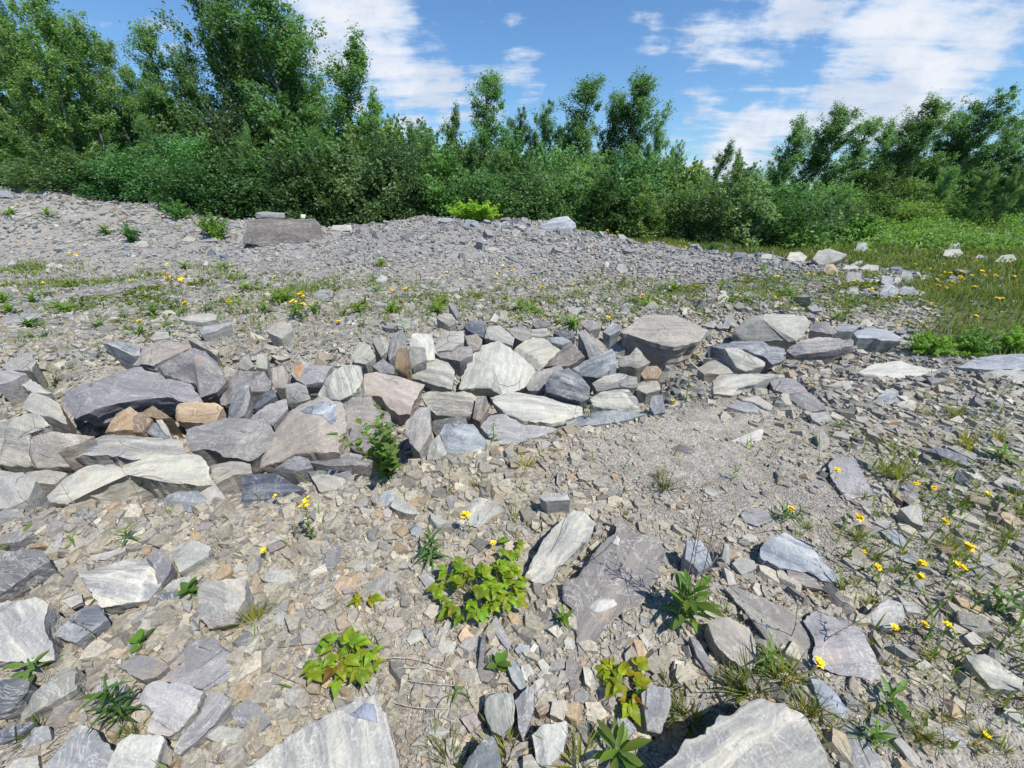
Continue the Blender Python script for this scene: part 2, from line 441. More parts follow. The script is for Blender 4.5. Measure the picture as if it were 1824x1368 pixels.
# ------------------------------------------------------------------ setting: the ground sheet
def build_ground():
    nr, na = 300, 480
    r = np.concatenate([[0.0], 0.25 * np.exp(np.linspace(0, math.log(1600 / .25), nr))])
    a = np.linspace(0, 2 * math.pi, na, endpoint=False)
    # finer where the camera looks
    a = a + 0.55 * np.sin(a - math.pi / 2 + math.pi) * -1
    R, A = np.meshgrid(r[1:], a, indexing='ij')
    X = np.concatenate([[0], (R * np.cos(A)).ravel()]); Y = np.concatenate([[0], (R * np.sin(A)).ravel()])
    Z = height(X, Y)
    far = np.hypot(X, Y) > 70
    Z = np.where(far, Z * 0.9, Z)
    mw = meadow(X, Y); sand = np.clip(vnoise(X * .9 + 20, Y * .9) + .5, 0, 1)
    slate = sstep(8.5, 11, Y) * (1 - .5 * sstep(-7, -12, X))
    cols = np.stack([mw, sand, slate], -1)
    i, j = np.meshgrid(np.arange(nr - 1), np.arange(na), indexing='ij'); jn = (j + 1) % na
    q = np.stack([1 + i * na + j, 1 + (i + 1) * na + j, 1 + (i + 1) * na + jn, 1 + i * na + jn], -1).reshape(-1, 4)
    jj = np.arange(na); t = np.stack([np.zeros(na, int), 1 + jj, 1 + (jj + 1) % na], -1)
    me = np_mesh('ground', np.stack([X, Y, Z], -1), [(4, q), (3, t)], cols, True)
    o = link('ground', me, M['ground'])
    tag(o, 'stony ground of gravel, sandy soil and turf', 'ground', kind='structure')


# ------------------------------------------------------------------ rocks
# tiles of the photograph in which the outlines were read: origin x, y and magnification
TILE = {'3': (0, 520, 2.942), '4': (560, 520, 2.942), '5': (1080, 500, 2.4516), '6': (0, 860, 2.6935), '7': (560, 860, 2.692), '8': (1140, 800, 2.408),
        '9': (0, 320, 2.942), 'A': (560, 360, 2.942), 'B': (1140, 380, 2.667), 'F': (0, 0, 1.0)}
NORM = {'f': (0, -.06, 1), 't': (0, -.42, .9), 's': (0, -.78, .62), 'v': (0, -1, .16), 'l': (-.38, -.3, .87), 'r': (.38, -.3, .87),
        'q': (-.55, -.6, .58), 'p': (.55, -.6, .58), 'u': (.1, -.2, .97)}
COL = {'L': (.365, .352, .305), 'G': (.275, .27, .262), 'P': (.226, .214, .212), 'B': (.25, .265, .278), 'D': (.085, .092, .108), 'O': (.36, .26, .17), 'W': (.435, .422, .37), 'T': (.315, .282, .248)}
CNAME = {'L': 'pale grey', 'G': 'mid grey', 'P': 'purple-grey', 'B': 'blue-grey', 'D': 'dark slate', 'O': 'rusty ochre', 'W': 'whitish', 'T': 'tan'}
ROCKS = []
def R(tile, nrm, drop, col, stripe, pts, label=None, ref=None, **kw):
    ox, oy, s = TILE[tile]
    P = [(ox + float(a.split(',')[0]) / s, oy + float(a.split(',')[1]) / s) for a in pts.split()]
    ROCKS.append(dict(tile=TILE[tile], pts=P, nrm=nrm, drop=drop / s, col=col, stripe=stripe, label=label, ref=ref, kw=kw))

# --- the boulder pile
R('3','t',120,'P',.25,'310,590 345,500 400,435 560,385 720,390 860,440 1010,485 1045,545 900,548 680,568 560,595 370,640','huge flat-topped purple-grey slab, broadest boulder of the pile','the broad purple slab',nv=(0,-.22,.97))
R('3','s',25,'P',.4,'815,395 1000,293 1075,310 1140,370 1185,470 1140,530 1050,550 1010,482 860,437','peaked purple block with white side streaks leaning on the broad purple slab','the peaked purple block',dome=.22,c=(1055,385))
R('3','t',20,'T',.2,'680,370 740,300 850,250 930,260 990,295 800,385')
R('3','t',22,'B',.9,'525,255 580,245 735,285 725,325 690,330',"blue-grey striped sliver of slate lying above the broad purple slab",'the blue slate sliver')
R('3','t',10,'L',.2,'780,235 820,205 880,210 890,240 800,252')
R('3','t',12,'T',.3,'985,250 1010,238 1140,300 1130,328','tan plank-like stone behind the peaked purple block','the tan plank stone')
R('3','f',28,'L',.3,'940,140 970,130 1060,112 1135,122 1135,145 1060,160 975,150','pale flat slab propped on a darker one below tall yellow flowers','the propped pale slab',nv=(0,-.5,.85))
R('3','t',12,'G',.3,'1030,185 1200,155 1215,165 1130,200 1050,215')
R('3','s',15,'L',.2,'1385,195 1450,150 1520,165 1530,195 1465,240 1410,215','pale angular stone below the yellow flower clump','the pale angular stone')
R('3','t',15,'G',.2,'-40,415 50,408 135,425 80,460 -30,490')
R('3','t',12,'L',.2,'15,385 70,325 150,318 190,360 160,410 30,412')
R('3','t',12,'W',.2,'75,465 140,445 255,520 170,530')
R('3','s',25,'L',.3,'105,600 160,530 250,545 310,590 330,690 250,650 180,640')
R('3','s',30,'L',.6,'-60,680 120,640 200,640 265,700 160,740 150,850 180,920 60,915 -60,900','large layered greenish-grey block at the photo edge, cracked along its beds','the cracked layered block')
R('3','s',20,'T',.35,'145,790 165,745 240,725 470,755 380,800 290,850 310,880 370,915 195,925 160,860','tan block between the cracked layered block and the blue-tipped slab','the tan wedge block')
R('3','t',50,'L',.5,'290,830 400,785 520,740 580,725 700,745 955,780 970,850 700,882 560,855 380,855','long pale slab with a blue-grey tapering tip, overhanging dark shadow','the blue-tipped slab',nv=(0,-.3,.95))
R('3','s',20,'O',.2,'535,735 610,640 680,600 720,630 690,720')
R('3','s',20,'O',.2,'695,650 750,635 800,670 740,735 700,735',dark=.6)
R('3','s',22,'O',.1,'905,650 930,585 1030,575 1130,585 1165,605 1130,680 1100,690 920,680','orange-buff rectangular block below the broad purple slab','the orange-buff block',light=1.25)
R('3','s',20,'O',.3,'750,625 800,595 900,660 830,665 760,650',dark=.8)
R('3','s',20,'B',.3,'730,720 780,680 870,690 900,770 820,765')
R('3','s',14,'W',.1,'815,670 850,668 880,720 905,770 860,740','small white and rust quartz chip beside the orange-buff block','the quartz chip')
R('3','t',20,'P',.3,'1135,545 1200,440 1260,408 1380,420 1420,455 1400,500 1300,520 1200,570 1140,580')
R('3','s',20,'G',.8,'1190,660 1210,570 1240,510 1300,480 1310,560 1280,650','upright grey striped stone standing beside the orange-buff block','the upright striped stone')
R('3','s',15,'D',.4,'1320,610 1380,530 1440,510 1445,545 1350,610',light=1.6)
R('3','t',34,'P',.3,'975,780 970,720 1060,690 1180,660 1390,665 1420,720 1420,780 1310,870 1200,870 1100,820 1000,830','bulky brown-grey block with chipped overhanging front, beside the white-veined slab','the chipped brown block',nv=(0,-.5,.85),dome=.08,c=(1200,740))
R('3','s',20,'T',.15,'1425,720 1500,640 1560,600 1690,545 1780,580 1795,690 1760,840 1560,850 1480,880 1360,930 1360,870 1420,790','steep brown-grey slab covered in white veins with a blue-white upper corner','the white-veined slab',dark=1.05,nv=(-.1,-.8,.6))
R('4','s',20,'W',.7,'5,540 60,440 160,380 250,390 255,450 220,530 130,570 60,555','pale ribbed slab leaning behind the white-veined slab','the pale ribbed slab',sd=70)
R('3','s',20,'G',.2,'1330,640 1400,590 1500,560 1510,610 1430,700 1300,665')
R('3','s',18,'G',.2,'1500,580 1495,490 1550,470 1600,490 1630,560 1560,580')
R('3','t',22,'G',.3,'1525,430 1540,340 1585,355 1640,385 1740,385 1690,470 1600,485 1550,460','grey block with a rusty end above the pale ribbed slab','the rusty-ended block')
R('3','s',18,'T',.3,'1425,470 1430,400 1480,385 1515,440 1500,500 1440,500')
R('3','s',12,'L',.3,'1245,400 1260,335 1300,330 1330,390 1290,412')
R('3','s',12,'L',.4,'1340,395 1345,325 1400,330 1400,405')
R('3','s',12,'L',.2,'1165,450 1180,390 1240,410 1200,470')
R('3','t',18,'W',.3,'180,1070 300,970 480,905 640,910 820,850 1040,855 1090,900 1100,1000 950,1010 830,990 700,945 560,1000 430,1060 350,1115 220,1105','big whitish slab half buried under a tongue of fine gravel','the half-buried white slab',nv=(0,-.5,.86))
R('3','t',28,'L',.4,'-60,920 100,940 190,985 140,1085 60,1130 -50,1140','pale block at the photo edge with a dark hollow beside it','the pale edge block')
R('3','t',15,'L',.2,'130,945 250,930 345,945 270,1000 190,1000')
R('3','t',14,'L',.2,'1090,905 1200,880 1310,900 1320,950 1220,960 1130,1010')
R('3','s',15,'D',1,'1255,960 1440,950 1600,1040 1430,1075 1250,1120','dark blue-black finely ridged slab in front of the chipped brown block','the dark ridged slab',light=1.7)
R('3','t',14,'B',.5,'815,1085 930,1045 1040,1040 1100,1100 1000,1150 870,1130','smooth blue-grey stone in gravel below the half-buried white slab','the smooth blue stone',dark=.9)
R('3','t',10,'L',.2,'1045,1050 1130,1005 1180,1080 1110,1115')
R('4','t',32,'P',.5,'-70,880 90,850 240,840 300,870 270,905 60,912','thin purple slab jutting out below the white-veined slab','the jutting purple slab',nv=(0,-.25,.95))
R('4','t',12,'P',.4,'-40,935 190,935 200,985 100,985 -20,960')
R('3','t',20,'L',.2,'1625,960 1690,945 1824,985 1760,1035 1680,1050')
R('3','s',15,'B',.3,'1400,930 1480,870 1550,845 1620,880 1640,920 1540,950')
R('4','t',22,'T',.2,'230,530 260,430 320,415 480,455 575,475 545,540 500,630 440,625 400,600 330,545','pale brown-grey block overhanging a black gap beside the striped wide block','the gap-topping block',dome=.06,c=(430,520),light=1.1)
R('4','s',20,'T',.15,'140,590 200,550 300,545 330,610 390,640 400,700 270,700 170,720 150,680',dark=.9)
R('4','s',20,'P',.1,'165,790 200,700 330,710 370,760 350,860 200,835','plain purple slab standing behind the leafy young shrub','the plain purple slab')
R('4','s',20,'G',.3,'470,690 560,600 605,605 610,740 550,840 500,790','light grey leaning slab beside the leafy young shrub','the leaning grey slab',light=1.15)
R('4','s',16,'L',.8,'555,540 600,518 820,525 860,550 840,630 800,655 640,650 590,600','wide block with fine dark and pale stripes, below the pale pyramid boulder','the striped wide block',dark=.9)
R('4','t',18,'W',.3,'755,510 800,380 870,280 960,255 1030,290 1165,400 1110,490 990,548 930,505 840,502','largest pale pyramid-shaped boulder in the middle of the pile','the pale pyramid boulder',dome=.14,c=(945,430),light=1.04,cuts=1)
R('4','t',14,'W',.4,'915,555 1080,515 1200,520 1300,560 1410,580 1410,620 1310,680 1240,690 1080,670 990,630','broad cream flat slab in front of the pale pyramid boulder','the cream flat slab',nv=(0,-.3,.95),light=1.06)
R('4','t',18,'L',.3,'1040,300 1130,235 1220,245 1310,295 1240,355 1180,400 1090,350','pale slanting slab tucked behind the pale pyramid boulder','the slanting pale slab')
R('4','s',20,'G',.3,'1110,490 1160,420 1300,375 1315,410 1230,450 1210,520 1120,515')
R('4','s',14,'B',.9,'1215,480 1250,420 1330,400 1400,440 1445,500 1440,560 1400,580 1310,550 1215,520','rounded blue-grey boulder with rust-edged layers above the cream slab','the layered blue boulder',dome=.1,c=(1320,470),dark=.85)
R('4','s',18,'T',.7,'1200,385 1310,290 1350,265 1420,340 1330,390',dark=.7)
R('4','s',16,'B',.8,'1350,400 1450,345 1560,300 1585,330 1585,430 1480,450 1400,440','twisted blue-white rock behind the layered blue boulder','the twisted blue rock',dome=.08,c=(1480,390))
R('4','s',14,'G',.8,'1390,210 1420,195 1510,310 1500,330 1440,345')
R('4','s',12,'L',.3,'1590,350 1650,330 1690,290 1760,370 1700,400 1600,390',dome=.12,c=(1670,360))
R('4','s',14,'L',.9,'1455,480 1520,440 1600,425 1695,440 1695,495 1600,500 1480,520')
R('4','s',12,'L',1,'1445,560 1500,520 1650,505 1700,560 1715,625 1600,620 1460,600','zebra-banded white and dark block above the flat blue slab','the zebra-banded block')
R('4','t',10,'B',.2,'1325,665 1420,625 1600,620 1735,640 1600,680 1460,695 1330,700','thin flat blue slab along the gravel edge','the flat blue slab',nv=(0,-.2,.97))
R('4','s',12,'O',.1,'1710,430 1740,390 1800,385 1824,420 1800,455 1730,455','small rust-red stone behind the zebra-banded block','the rust-red stone',dark=.75)
R('4','s',12,'L',.6,'1690,510 1710,470 1800,460 1815,510 1740,535')
R('4','s',12,'B',.6,'1755,600 1770,545 1824,540 1840,630 1780,640',light=1.2)
R('4','s',16,'B',.5,'650,740 680,690 830,690 900,780 880,820 800,850 690,850','pale blue-grey faceted block in front of the striped wide block','the faceted pale block',light=1.2,dome=.1,c=(770,760))
R('4','s',14,'L',.3,'590,880 600,800 650,745 690,850 640,880')
R('4','s',12,'G',.4,'610,720 620,675 740,655 790,655 800,690 660,700 640,755',dark=.7)
R('4','t',12,'G',.3,'870,700 920,640 990,640 1090,690 1290,710 1150,760 1060,795 930,800','grey sloping slab dipping under gravel in front of the cream slab','the grey dipping slab')
R('4','s',14,'T',.6,'850,545 900,545 915,600 870,680 830,660')
R('4','t',18,'L',.5,'480,440 530,385 640,350 700,370 735,420 720,510 600,480 560,460','pale layered block with a rusty underside between the rusty upright stone and pyramid boulder','the rusty-bottomed block',dome=.1,c=(610,410))
R('4','v',12,'O',.2,'425,310 450,295 495,300 500,390 480,430 425,400','rusty orange upright stone standing beside the white block','the rusty upright stone',dark=.9)
R('4','s',12,'W',.5,'500,250 510,212 610,212 628,280 625,350 590,355 500,300','brilliant white block beside the rusty upright stone','the white block',light=1.2,sd=80)
R('4','s',12,'L',.3,'495,330 500,285 580,290 585,360 510,395')
R('4','s',10,'L',.3,'630,250 680,205 780,205 785,265 720,305 640,312','pale greenish chunky block behind the pale pyramid boulder','the chunky pale block')
R('4','s',14,'G',.6,'385,320 410,210 460,190 480,240 480,290 430,330 390,360',sd=100)
R('4','s',12,'L',.8,'300,250 350,230 395,250 385,310 350,340')
R('4','s',14,'L',.3,'190,340 230,260 290,275 320,340 270,380 210,370')
R('4','s',12,'G',.4,'300,390 360,350 420,395 420,430 340,420',dark=.8)
R('4','s',12,'P',.3,'640,325 740,290 820,280 830,330 760,360 660,345',light=1.1)
R('4','s',12,'T',.3,'790,230 850,220 880,250 870,300 830,310 800,270',dark=.8)
R('4','s',12,'D',.5,'780,180 810,150 870,150 905,195 880,235 810,205','dark slate lump on top of the pile behind the chunky pale block','the dark slate lump',light=1.4)
R('4','s',8,'L',.4,'640,130 680,110 720,115 745,155 710,180 660,150')
R('4','s',12,'L',.3,'890,240 910,180 970,175 1050,240 1040,280 960,260')
R('4','s',10,'L',.4,'1015,200 1050,180 1130,195 1140,235 1090,260 1050,240')
R('4','s',8,'L',.9,'1130,230 1140,195 1220,190 1225,225 1180,245')
R('4','s',8,'D',.4,'1250,215 1300,195 1360,205 1365,235 1320,250',light=1.4)
R('4','s',8,'B',.4,'1235,240 1300,235 1350,260 1300,280 1240,265')
R('4','s',6,'P',.3,'1140,165 1180,148 1230,160 1215,185 1160,190')
R('4','s',6,'P',.3,'1405,175 1450,148 1500,165 1500,190 1440,205')
R('4','s',6,'B',.3,'1510,210 1560,165 1610,170 1600,200 1550,230')
R('4','s',8,'L',.3,'1325,85 1380,68 1405,85 1390,115 1340,110')
R('4','s',6,'W',.2,'920,150 945,110 970,130 955,160')
R('4','s',6,'G',.5,'700,60 730,55 770,130 745,140')
R('4','s',8,'G',.3,'415,165 450,135 500,140 500,190 440,195')
# --- the pile's far side
R('5','t',75,'T',.25,'60,225 90,200 170,145 300,150 450,215 390,270 300,292 240,280 130,245','broad boulder with flat pinkish-grey top and dark rough front','the pinkish flat-topped boulder',nv=(0,-.3,.95),light=1.0,cuts=0)
R('5','s',14,'L',.2,'550,225 610,170 680,145 770,143 870,153 893,195 870,235 830,262 700,262 590,265','buff boulder with one shaded blue-black side, behind the long banded slab','the dark-sided buff boulder',dome=.3,c=(650,190))
R('5','t',16,'B',.8,'440,285 560,265 690,260 790,280 790,330 740,350 600,300 520,300','long banded grey-blue slab in front of the dark-sided buff boulder','the long banded slab')
R('5','s',12,'L',.4,'515,295 580,295 700,355 690,375 610,395 570,380 540,340','pale wedge leaning against the long banded slab','the pale leaning wedge')
R('5','s',10,'G',.3,'425,340 440,305 480,298 510,320 490,345')
R('5','t',10,'L',.3,'400,380 450,350 520,340 570,390 520,402 430,400')
R('5','s',8,'P',.3,'890,215 910,185 970,182 1010,225 990,235 930,225')
R('5','t',32,'B',.3,'1080,225 1150,200 1240,210 1290,245 1290,265 1200,262 1180,250 1100,250','pale blue flat-topped boulder at the far end of the pile by the grass','the pale blue end boulder',light=1.2)
R('5','s',8,'G',1,'795,300 850,260 930,245 1080,260 1080,285 960,310 830,322','contorted finely banded rock beside the pale blue end boulder','the contorted banded rock')
R('5','s',8,'B',.4,'990,205 1040,190 1110,195 1080,220 1010,222')
R('5','t',12,'L',.5,'470,430 500,408 760,405 700,430 640,455 560,470 550,500 470,490','long pale slab with a dark broken end at the gravel edge','the long pale gravel-edge slab')
R('5','t',8,'P',.3,'715,440 770,420 830,430 890,485 780,492 730,475','brown-purple slab overlapping another dark one on the gravel','the upper dark slate',nv=(0,-.3,.95))
R('5','t',6,'P',.3,'790,500 830,485 890,488 965,560 880,572','flat dark slate under the brown-purple slab','the lower dark slate',dark=.85)
R('5','t',8,'G',.3,'885,580 970,570 990,610 940,630 900,605')
R('5','f',5,'W',.3,'1095,400 1160,365 1280,348 1340,370 1450,388 1350,420 1260,430 1180,418','white worn bedrock hump along the gravel crest','the white bedrock hump',nv=(0,-.3,.95),tmin=.12)
R('5','t',25,'B',.4,'1540,370 1620,335 1720,312 1900,310 1900,390 1700,385 1600,375','broad blue-grey bedrock slab on the crest at the photo edge','the crest bedrock slab',light=1.15,nv=(0,-.3,.95),tmin=.2)
R('5','t',10,'W',.3,'1640,402 1700,388 1900,396 1900,445 1740,438')
R('5','t',8,'B',1,'1190,500 1230,472 1290,478 1285,520 1220,545 1160,530','blue stone with bright white stripes on the gravel crest','the striped crest stone')
R('5','t',6,'L',.2,'1265,540 1300,525 1350,535 1360,565 1310,570')
R('5','t',6,'W',.6,'965,465 1010,440 1080,432 1092,455 1050,480')
R('5','t',5,'L',.4,'590,520 660,500 730,545 720,570 640,530')
R('5','t',5,'G',.4,'530,550 580,525 640,530 710,580 600,570')
R('5','t',4,'W',.3,'545,700 600,675 690,640 680,690 640,715','cream flat stone lying on the fine gravel slope','the cream gravel stone')
R('5','t',6,'P',.3,'285,730 320,712 380,735 375,752 300,748',dark=.8)
R('5','t',6,'L',.3,'920,670 950,652 975,690 975,735 935,740')
R('5','f',10,'P',.2,'965,795 1000,775 1080,765 1110,820 1170,935 1050,958 1010,900 980,850','rectangular purple-grey slate plate lying on the gravel slope','the rectangular slate plate',light=1.15)
R('5','f',8,'P',.2,'1205,880 1310,860 1380,935 1340,962 1260,925',light=1.1)
R('5','t',12,'D',.3,'1410,740 1450,720 1500,730 1610,790 1600,815 1520,790','dark slate ledge overhanging among grass tufts','the dark grassy ledge',light=1.7)
R('5','t',6,'L',.3,'1490,725 1530,718 1618,758 1610,785')
R('5','s',6,'D',.3,'1520,870 1535,820 1590,880 1580,895',light=1.5)
R('5','t',5,'W',.3,'1600,850 1615,838 1660,870 1640,885')
R('5','t',8,'L',.2,'1690,880 1730,848 1810,880 1800,905 1730,905')
R('5','f',5,'L',.4,'405,905 450,898 500,930 460,942')
# --- the near slope, right-hand side of the photograph
R('8','t',10,'B',1,'515,420 560,385 625,358 700,400 800,470 900,560 860,575 720,530 600,510 520,470','long blue-white striped stone lying askew in the gravel','the blue-white striped stone',light=1.35)
R('8','f',6,'T',.3,'630,520 660,507 740,550 790,605 700,585 640,560',dark=.85)
R('8','f',6,'T',.3,'355,590 430,595 560,650 640,690 720,740 745,850 700,895 600,860 520,790 450,690','long flat brown-grey plate beside the broad-leaved clump','the long brown plate',dark=.88)
R('8','f',8,'P',.4,'700,735 760,695 900,745 960,790 1000,870 1035,940 1035,985 900,975 790,950 740,900 750,820','large flaky purple-grey plate with a small stone on it','the flaky purple plate',light=1.3)
R('8','t',12,'T',.2,'290,745 340,720 420,730 480,770 525,870 500,930 460,960 380,890 320,830','tan-grey rounded block below the broad-leaved clump','the tan rounded block',light=1.05)
R('8','t',10,'P',.4,'215,800 250,820 330,950 310,980 240,880')
R('8','r',25,'W',.8,'80,1368 240,1230 380,1130 520,1070 620,1095 720,1160 790,1270 830,1368 850,1470 60,1470','huge cream-white striped slab cut off by the bottom photo edge','the cream bottom slab',sd=-35,nv=(.22,-.3,.92),dark=.86,cuts=0)
R('8','t',8,'B',.3,'735,970 790,990 860,1070 920,1135 880,1160 780,1110',light=1.25)
R('8','f',8,'G',.3,'835,1185 890,1165 940,1210 1000,1280 1040,1350 1000,1420 920,1368 850,1260','long grey slate beside the cream bottom slab','the long grey slate')
R('8','f',6,'G',.3,'920,1180 960,1168 1010,1215 1000,1235')
R('8','t',8,'L',.4,'1095,1250 1120,1235 1200,1320 1215,1370 1160,1340')
R('8','t',12,'L',.4,'1410,880 1480,880 1560,920 1660,990 1650,1040 1520,1025 1450,960','white-patched grey stone among weeds at the photo edge','the white-patched edge stone')
R('8','t',6,'L',.2,'1180,930 1225,900 1300,960 1240,985')
R('8','t',5,'L',.2,'1280,965 1310,962 1335,995 1305,1008')
R('8','t',6,'G',.3,'965,720 1060,640 1130,660 1140,720 1090,770 1010,760',light=1.15)
R('8','t',6,'O',.3,'1345,625 1400,645 1490,690 1450,705 1380,670','ochre-stained flat stone among the yellow-flowered weeds','the ochre flat stone')
R('8','f',6,'G',.2,'1420,465 1490,443 1545,490 1470,505',light=1.1)
R('8','f',6,'P',.2,'1375,510 1420,488 1480,525 1430,550')
R('8','f',6,'B',.2,'1105,460 1150,448 1205,455 1190,495 1130,480')
R('8','f',6,'B',.3,'1030,350 1090,345 1150,400 1140,428 1080,395')
R('8','f',5,'L',.3,'1320,565 1380,560 1450,600 1400,606')
R('8','t',10,'L',.3,'395,490 430,460 490,480 500,510 440,540',dome=.1,c=(450,495))
R('8','s',12,'B',.3,'195,470 200,395 260,390 300,440 310,500 260,530','blue-grey upright stone behind the broad-leaved clump','the blue upright stone',light=1.25)
R('8','s',8,'L',.5,'350,470 365,408 388,410 385,500')
R('8','t',8,'L',.3,'360,505 400,530 415,580 380,585')
R('8','t',6,'L',.2,'440,375 470,360 505,375 495,400 450,395')
R('8','t',5,'W',.0,'970,675 985,664 1005,672 1003,690 980,692','small round white pebble on bare soil near the flaky purple plate','the round white pebble')
R('8','f',3,'L',.2,'790,825 825,822 845,845 820,865','small pale stone resting on top of the flaky purple plate','the small perched stone',on='the flaky purple plate')
R('8','s',10,'G',.3,'10,1060 60,1020 130,1030 135,1100 90,1220 30,1210',light=1.1)
R('8','t',8,'L',.2,'1115,255 1160,240 1205,250 1215,330 1170,315')
R('8','f',6,'P',.3,'430,280 470,255 540,265 570,300 510,330 450,315',light=1.1)
R('8','t',5,'L',.3,'1000,310 1060,305 1110,335 1060,345')
R('8','t',5,'G',.3,'1200,360 1260,350 1300,385 1250,400')
R('8','t',5,'L',.3,'1390,800 1430,780 1480,830 1440,850')
R('8','t',6,'L',.3,'1560,1130 1600,1100 1650,1150 1640,1180')
R('8','t',5,'G',.3,'1260,1200 1330,1190 1420,1250 1380,1280')
# --- the near slope, middle of the photograph
R('7','f',75,'L',.4,'1075,70 1100,48 1210,50 1225,82 1110,90','small pale cube-shaped block standing on the gravel','the pale cube block')
R('7','t',14,'W',.5,'1010,450 1040,380 1100,270 1170,190 1235,125 1290,140 1345,190 1335,240 1250,340 1180,400 1110,485 1060,480','long pale stone slanting down towards the raspberry plant','the long slanting pale stone',dome=.16,c=(1190,290),nv=(.1,-.42,.9),dark=.95)
R('7','f',8,'T',.25,'1185,470 1260,440 1330,340 1420,250 1470,180 1530,230 1620,260 1690,330 1640,450 1570,570 1480,620 1400,690 1330,770 1270,835 1250,730 1230,600 1190,560','big dark brown-grey slab with white patches, tapering to a point','the white-patched brown slab',dark=.76,cuts=0)
R('7','f',8,'W',.7,'725,110 780,68 840,75 915,130 850,170 790,215 720,200','whitish striped flat stone behind the yellow flowers and raspberry','the whitish striped flat stone')
R('7','f',8,'G',.3,'625,65 660,58 705,120 650,130')
R('7','t',8,'B',.5,'300,80 330,40 375,32 378,80 340,118')
R('7','t',6,'L',.3,'362,110 390,65 440,85 505,145 450,150 390,130')
R('7','t',6,'L',.3,'205,105 270,130 290,150 240,165')
R('7','t',5,'T',.2,'215,200 250,155 268,165 240,222',light=1.15)
R('7','t',6,'T',.1,'325,135 350,118 372,135 365,168 335,160',light=1.15)
R('7','t',8,'B',.2,'450,210 490,195 515,220 510,262 465,250')
R('7','t',6,'O',.2,'380,230 430,195 455,230 420,262',dark=.8)
R('7','f',6,'T',.3,'285,490 330,420 390,405 415,460 370,530 320,540')
R('7','f',6,'O',.2,'95,500 130,445 200,455 205,520 130,545',light=1.1)
R('7','f',8,'P',.4,'35,400 50,330 90,300 140,310 120,380 80,420')
R('7','t',6,'G',.2,'495,445 540,432 580,470 540,505')
R('7','t',6,'T',.2,'330,690 350,645 420,645 425,690 370,722')
R('7','t',6,'L',.3,'440,750 470,705 520,705 525,745 460,778')
R('7','t',5,'G',.5,'515,700 540,695 585,780 570,795',dark=.8)
R('7','t',5,'O',.1,'690,735 720,690 770,740 735,785 700,760','salmon-pink angular stone below the raspberry plant','the salmon-pink stone',light=1.35)
R('7','t',5,'L',.2,'605,725 630,660 655,670 630,740')
R('7','t',6,'P',.7,'780,920 795,780 808,715 822,720 818,800 805,925','dark narrow rod of slate pointing downslope','the dark slate rod',dark=.7)
R('7','f',5,'G',.3,'840,680 870,640 905,690 945,770 930,805 880,740')
R('7','f',4,'B',.2,'1085,680 1110,645 1150,660 1135,720',dark=.8)
R('7','t',4,'W',.0,'1030,800 1055,768 1085,790 1080,830 1040,828','bright white quartz pebble on the gravel','the white quartz pebble',light=1.3)
R('7','t',4,'B',.2,'960,800 985,768 1030,780 1035,830 1000,852',light=1.2)
R('7','t',4,'L',.2,'1070,860 1095,842 1140,895 1130,930 1095,910')
R('7','t',4,'L',.2,'990,880 1030,865 1055,910 1040,965 1005,940')
R('7','t',5,'B',.2,'920,870 960,850 1000,910 1018,970 1000,1008 950,950','smooth blue slate flake below the small leafy sprout','the blue slate flake')
R('7','t',5,'L',.3,'1050,950 1090,935 1120,950 1135,1000 1110,1055 1060,1058')
R('7','t',6,'P',.6,'960,1045 1010,990 1055,965 1055,1080 1020,1190 1000,1240 980,1180 975,1100','dark purple-blue spear-shaped slate','the spear-shaped slate')
R('7','t',6,'L',.7,'820,1020 850,1005 950,1010 965,1080 950,1160 900,1215 850,1190 815,1100','pale flat stone striped lengthwise beside the spear-shaped slate','the lengthwise striped stone',sd=80)
R('7','t',8,'W',.15,'1045,1210 1090,1160 1210,1145 1215,1200 1190,1290 1120,1368 1070,1340','white triangular stone near the bottom photo edge','the white triangular stone')
R('7','t',5,'L',.2,'1130,1110 1140,1045 1200,1040 1215,1090 1190,1140')
R('7','t',4,'O',.2,'1060,1075 1125,1058 1135,1090 1080,1120',dark=.6)
R('7','s',12,'B',.4,'715,1368 760,1290 800,1235 850,1215 880,1270 895,1368 890,1440 690,1440','blue-black rounded stone with a tan side at the bottom photo edge','the blue-black bottom stone',dark=.7)
R('7','t',5,'T',.2,'1000,1310 1040,1300 1085,1370 1000,1370')
R('7','f',5,'T',.2,'690,950 700,890 790,890 820,930 760,960')
R('7','f',5,'L',.2,'590,790 610,750 680,760 670,820 620,830')
R('7','f',5,'T',.2,'530,830 560,790 630,800 625,850 560,862')
R('7','f',5,'T',.2,'640,860 690,830 720,870 670,900')
R('7','f',5,'L',.2,'560,1030 600,1000 660,1015 640,1060 580,1065')
R('7','f',5,'T',.2,'700,1130 760,1100 800,1150 750,1200')
R('7','f',5,'L',.3,'540,1200 600,1160 650,1190 600,1230')
R('7','f',5,'T',.2,'240,290 300,260 355,270 330,320 270,350')
R('7','f',5,'L',.2,'180,400 220,370 265,385 240,425 195,425')
R('7','f',5,'L',.2,'300,580 350,550 400,555 370,600 310,615')
R('7','f',5,'G',.2,'1240,390 1300,375 1335,380 1290,410')
R('7','t',5,'W',.1,'1490,720 1520,708 1542,725 1530,750 1495,745')
R('7','f',5,'L',.2,'1555,730 1580,715 1625,785 1600,805')
R('7','t',5,'L',.2,'1195,760 1215,735 1250,760 1245,800 1205,795')
R('7','t',8,'B',.2,'1450,1130 1500,1120 1545,1180 1500,1230 1455,1200')
R('F','t',14,'W',.5,'425,1378 500,1320 570,1280 635,1245 668,1233 690,1290 712,1368 722,1420 400,1420','huge pale slab with grey-blue corner at the bottom photo edge','the pale bottom slab',nv=(.05,-.3,.95),sd=80,dark=.92,cuts=0)
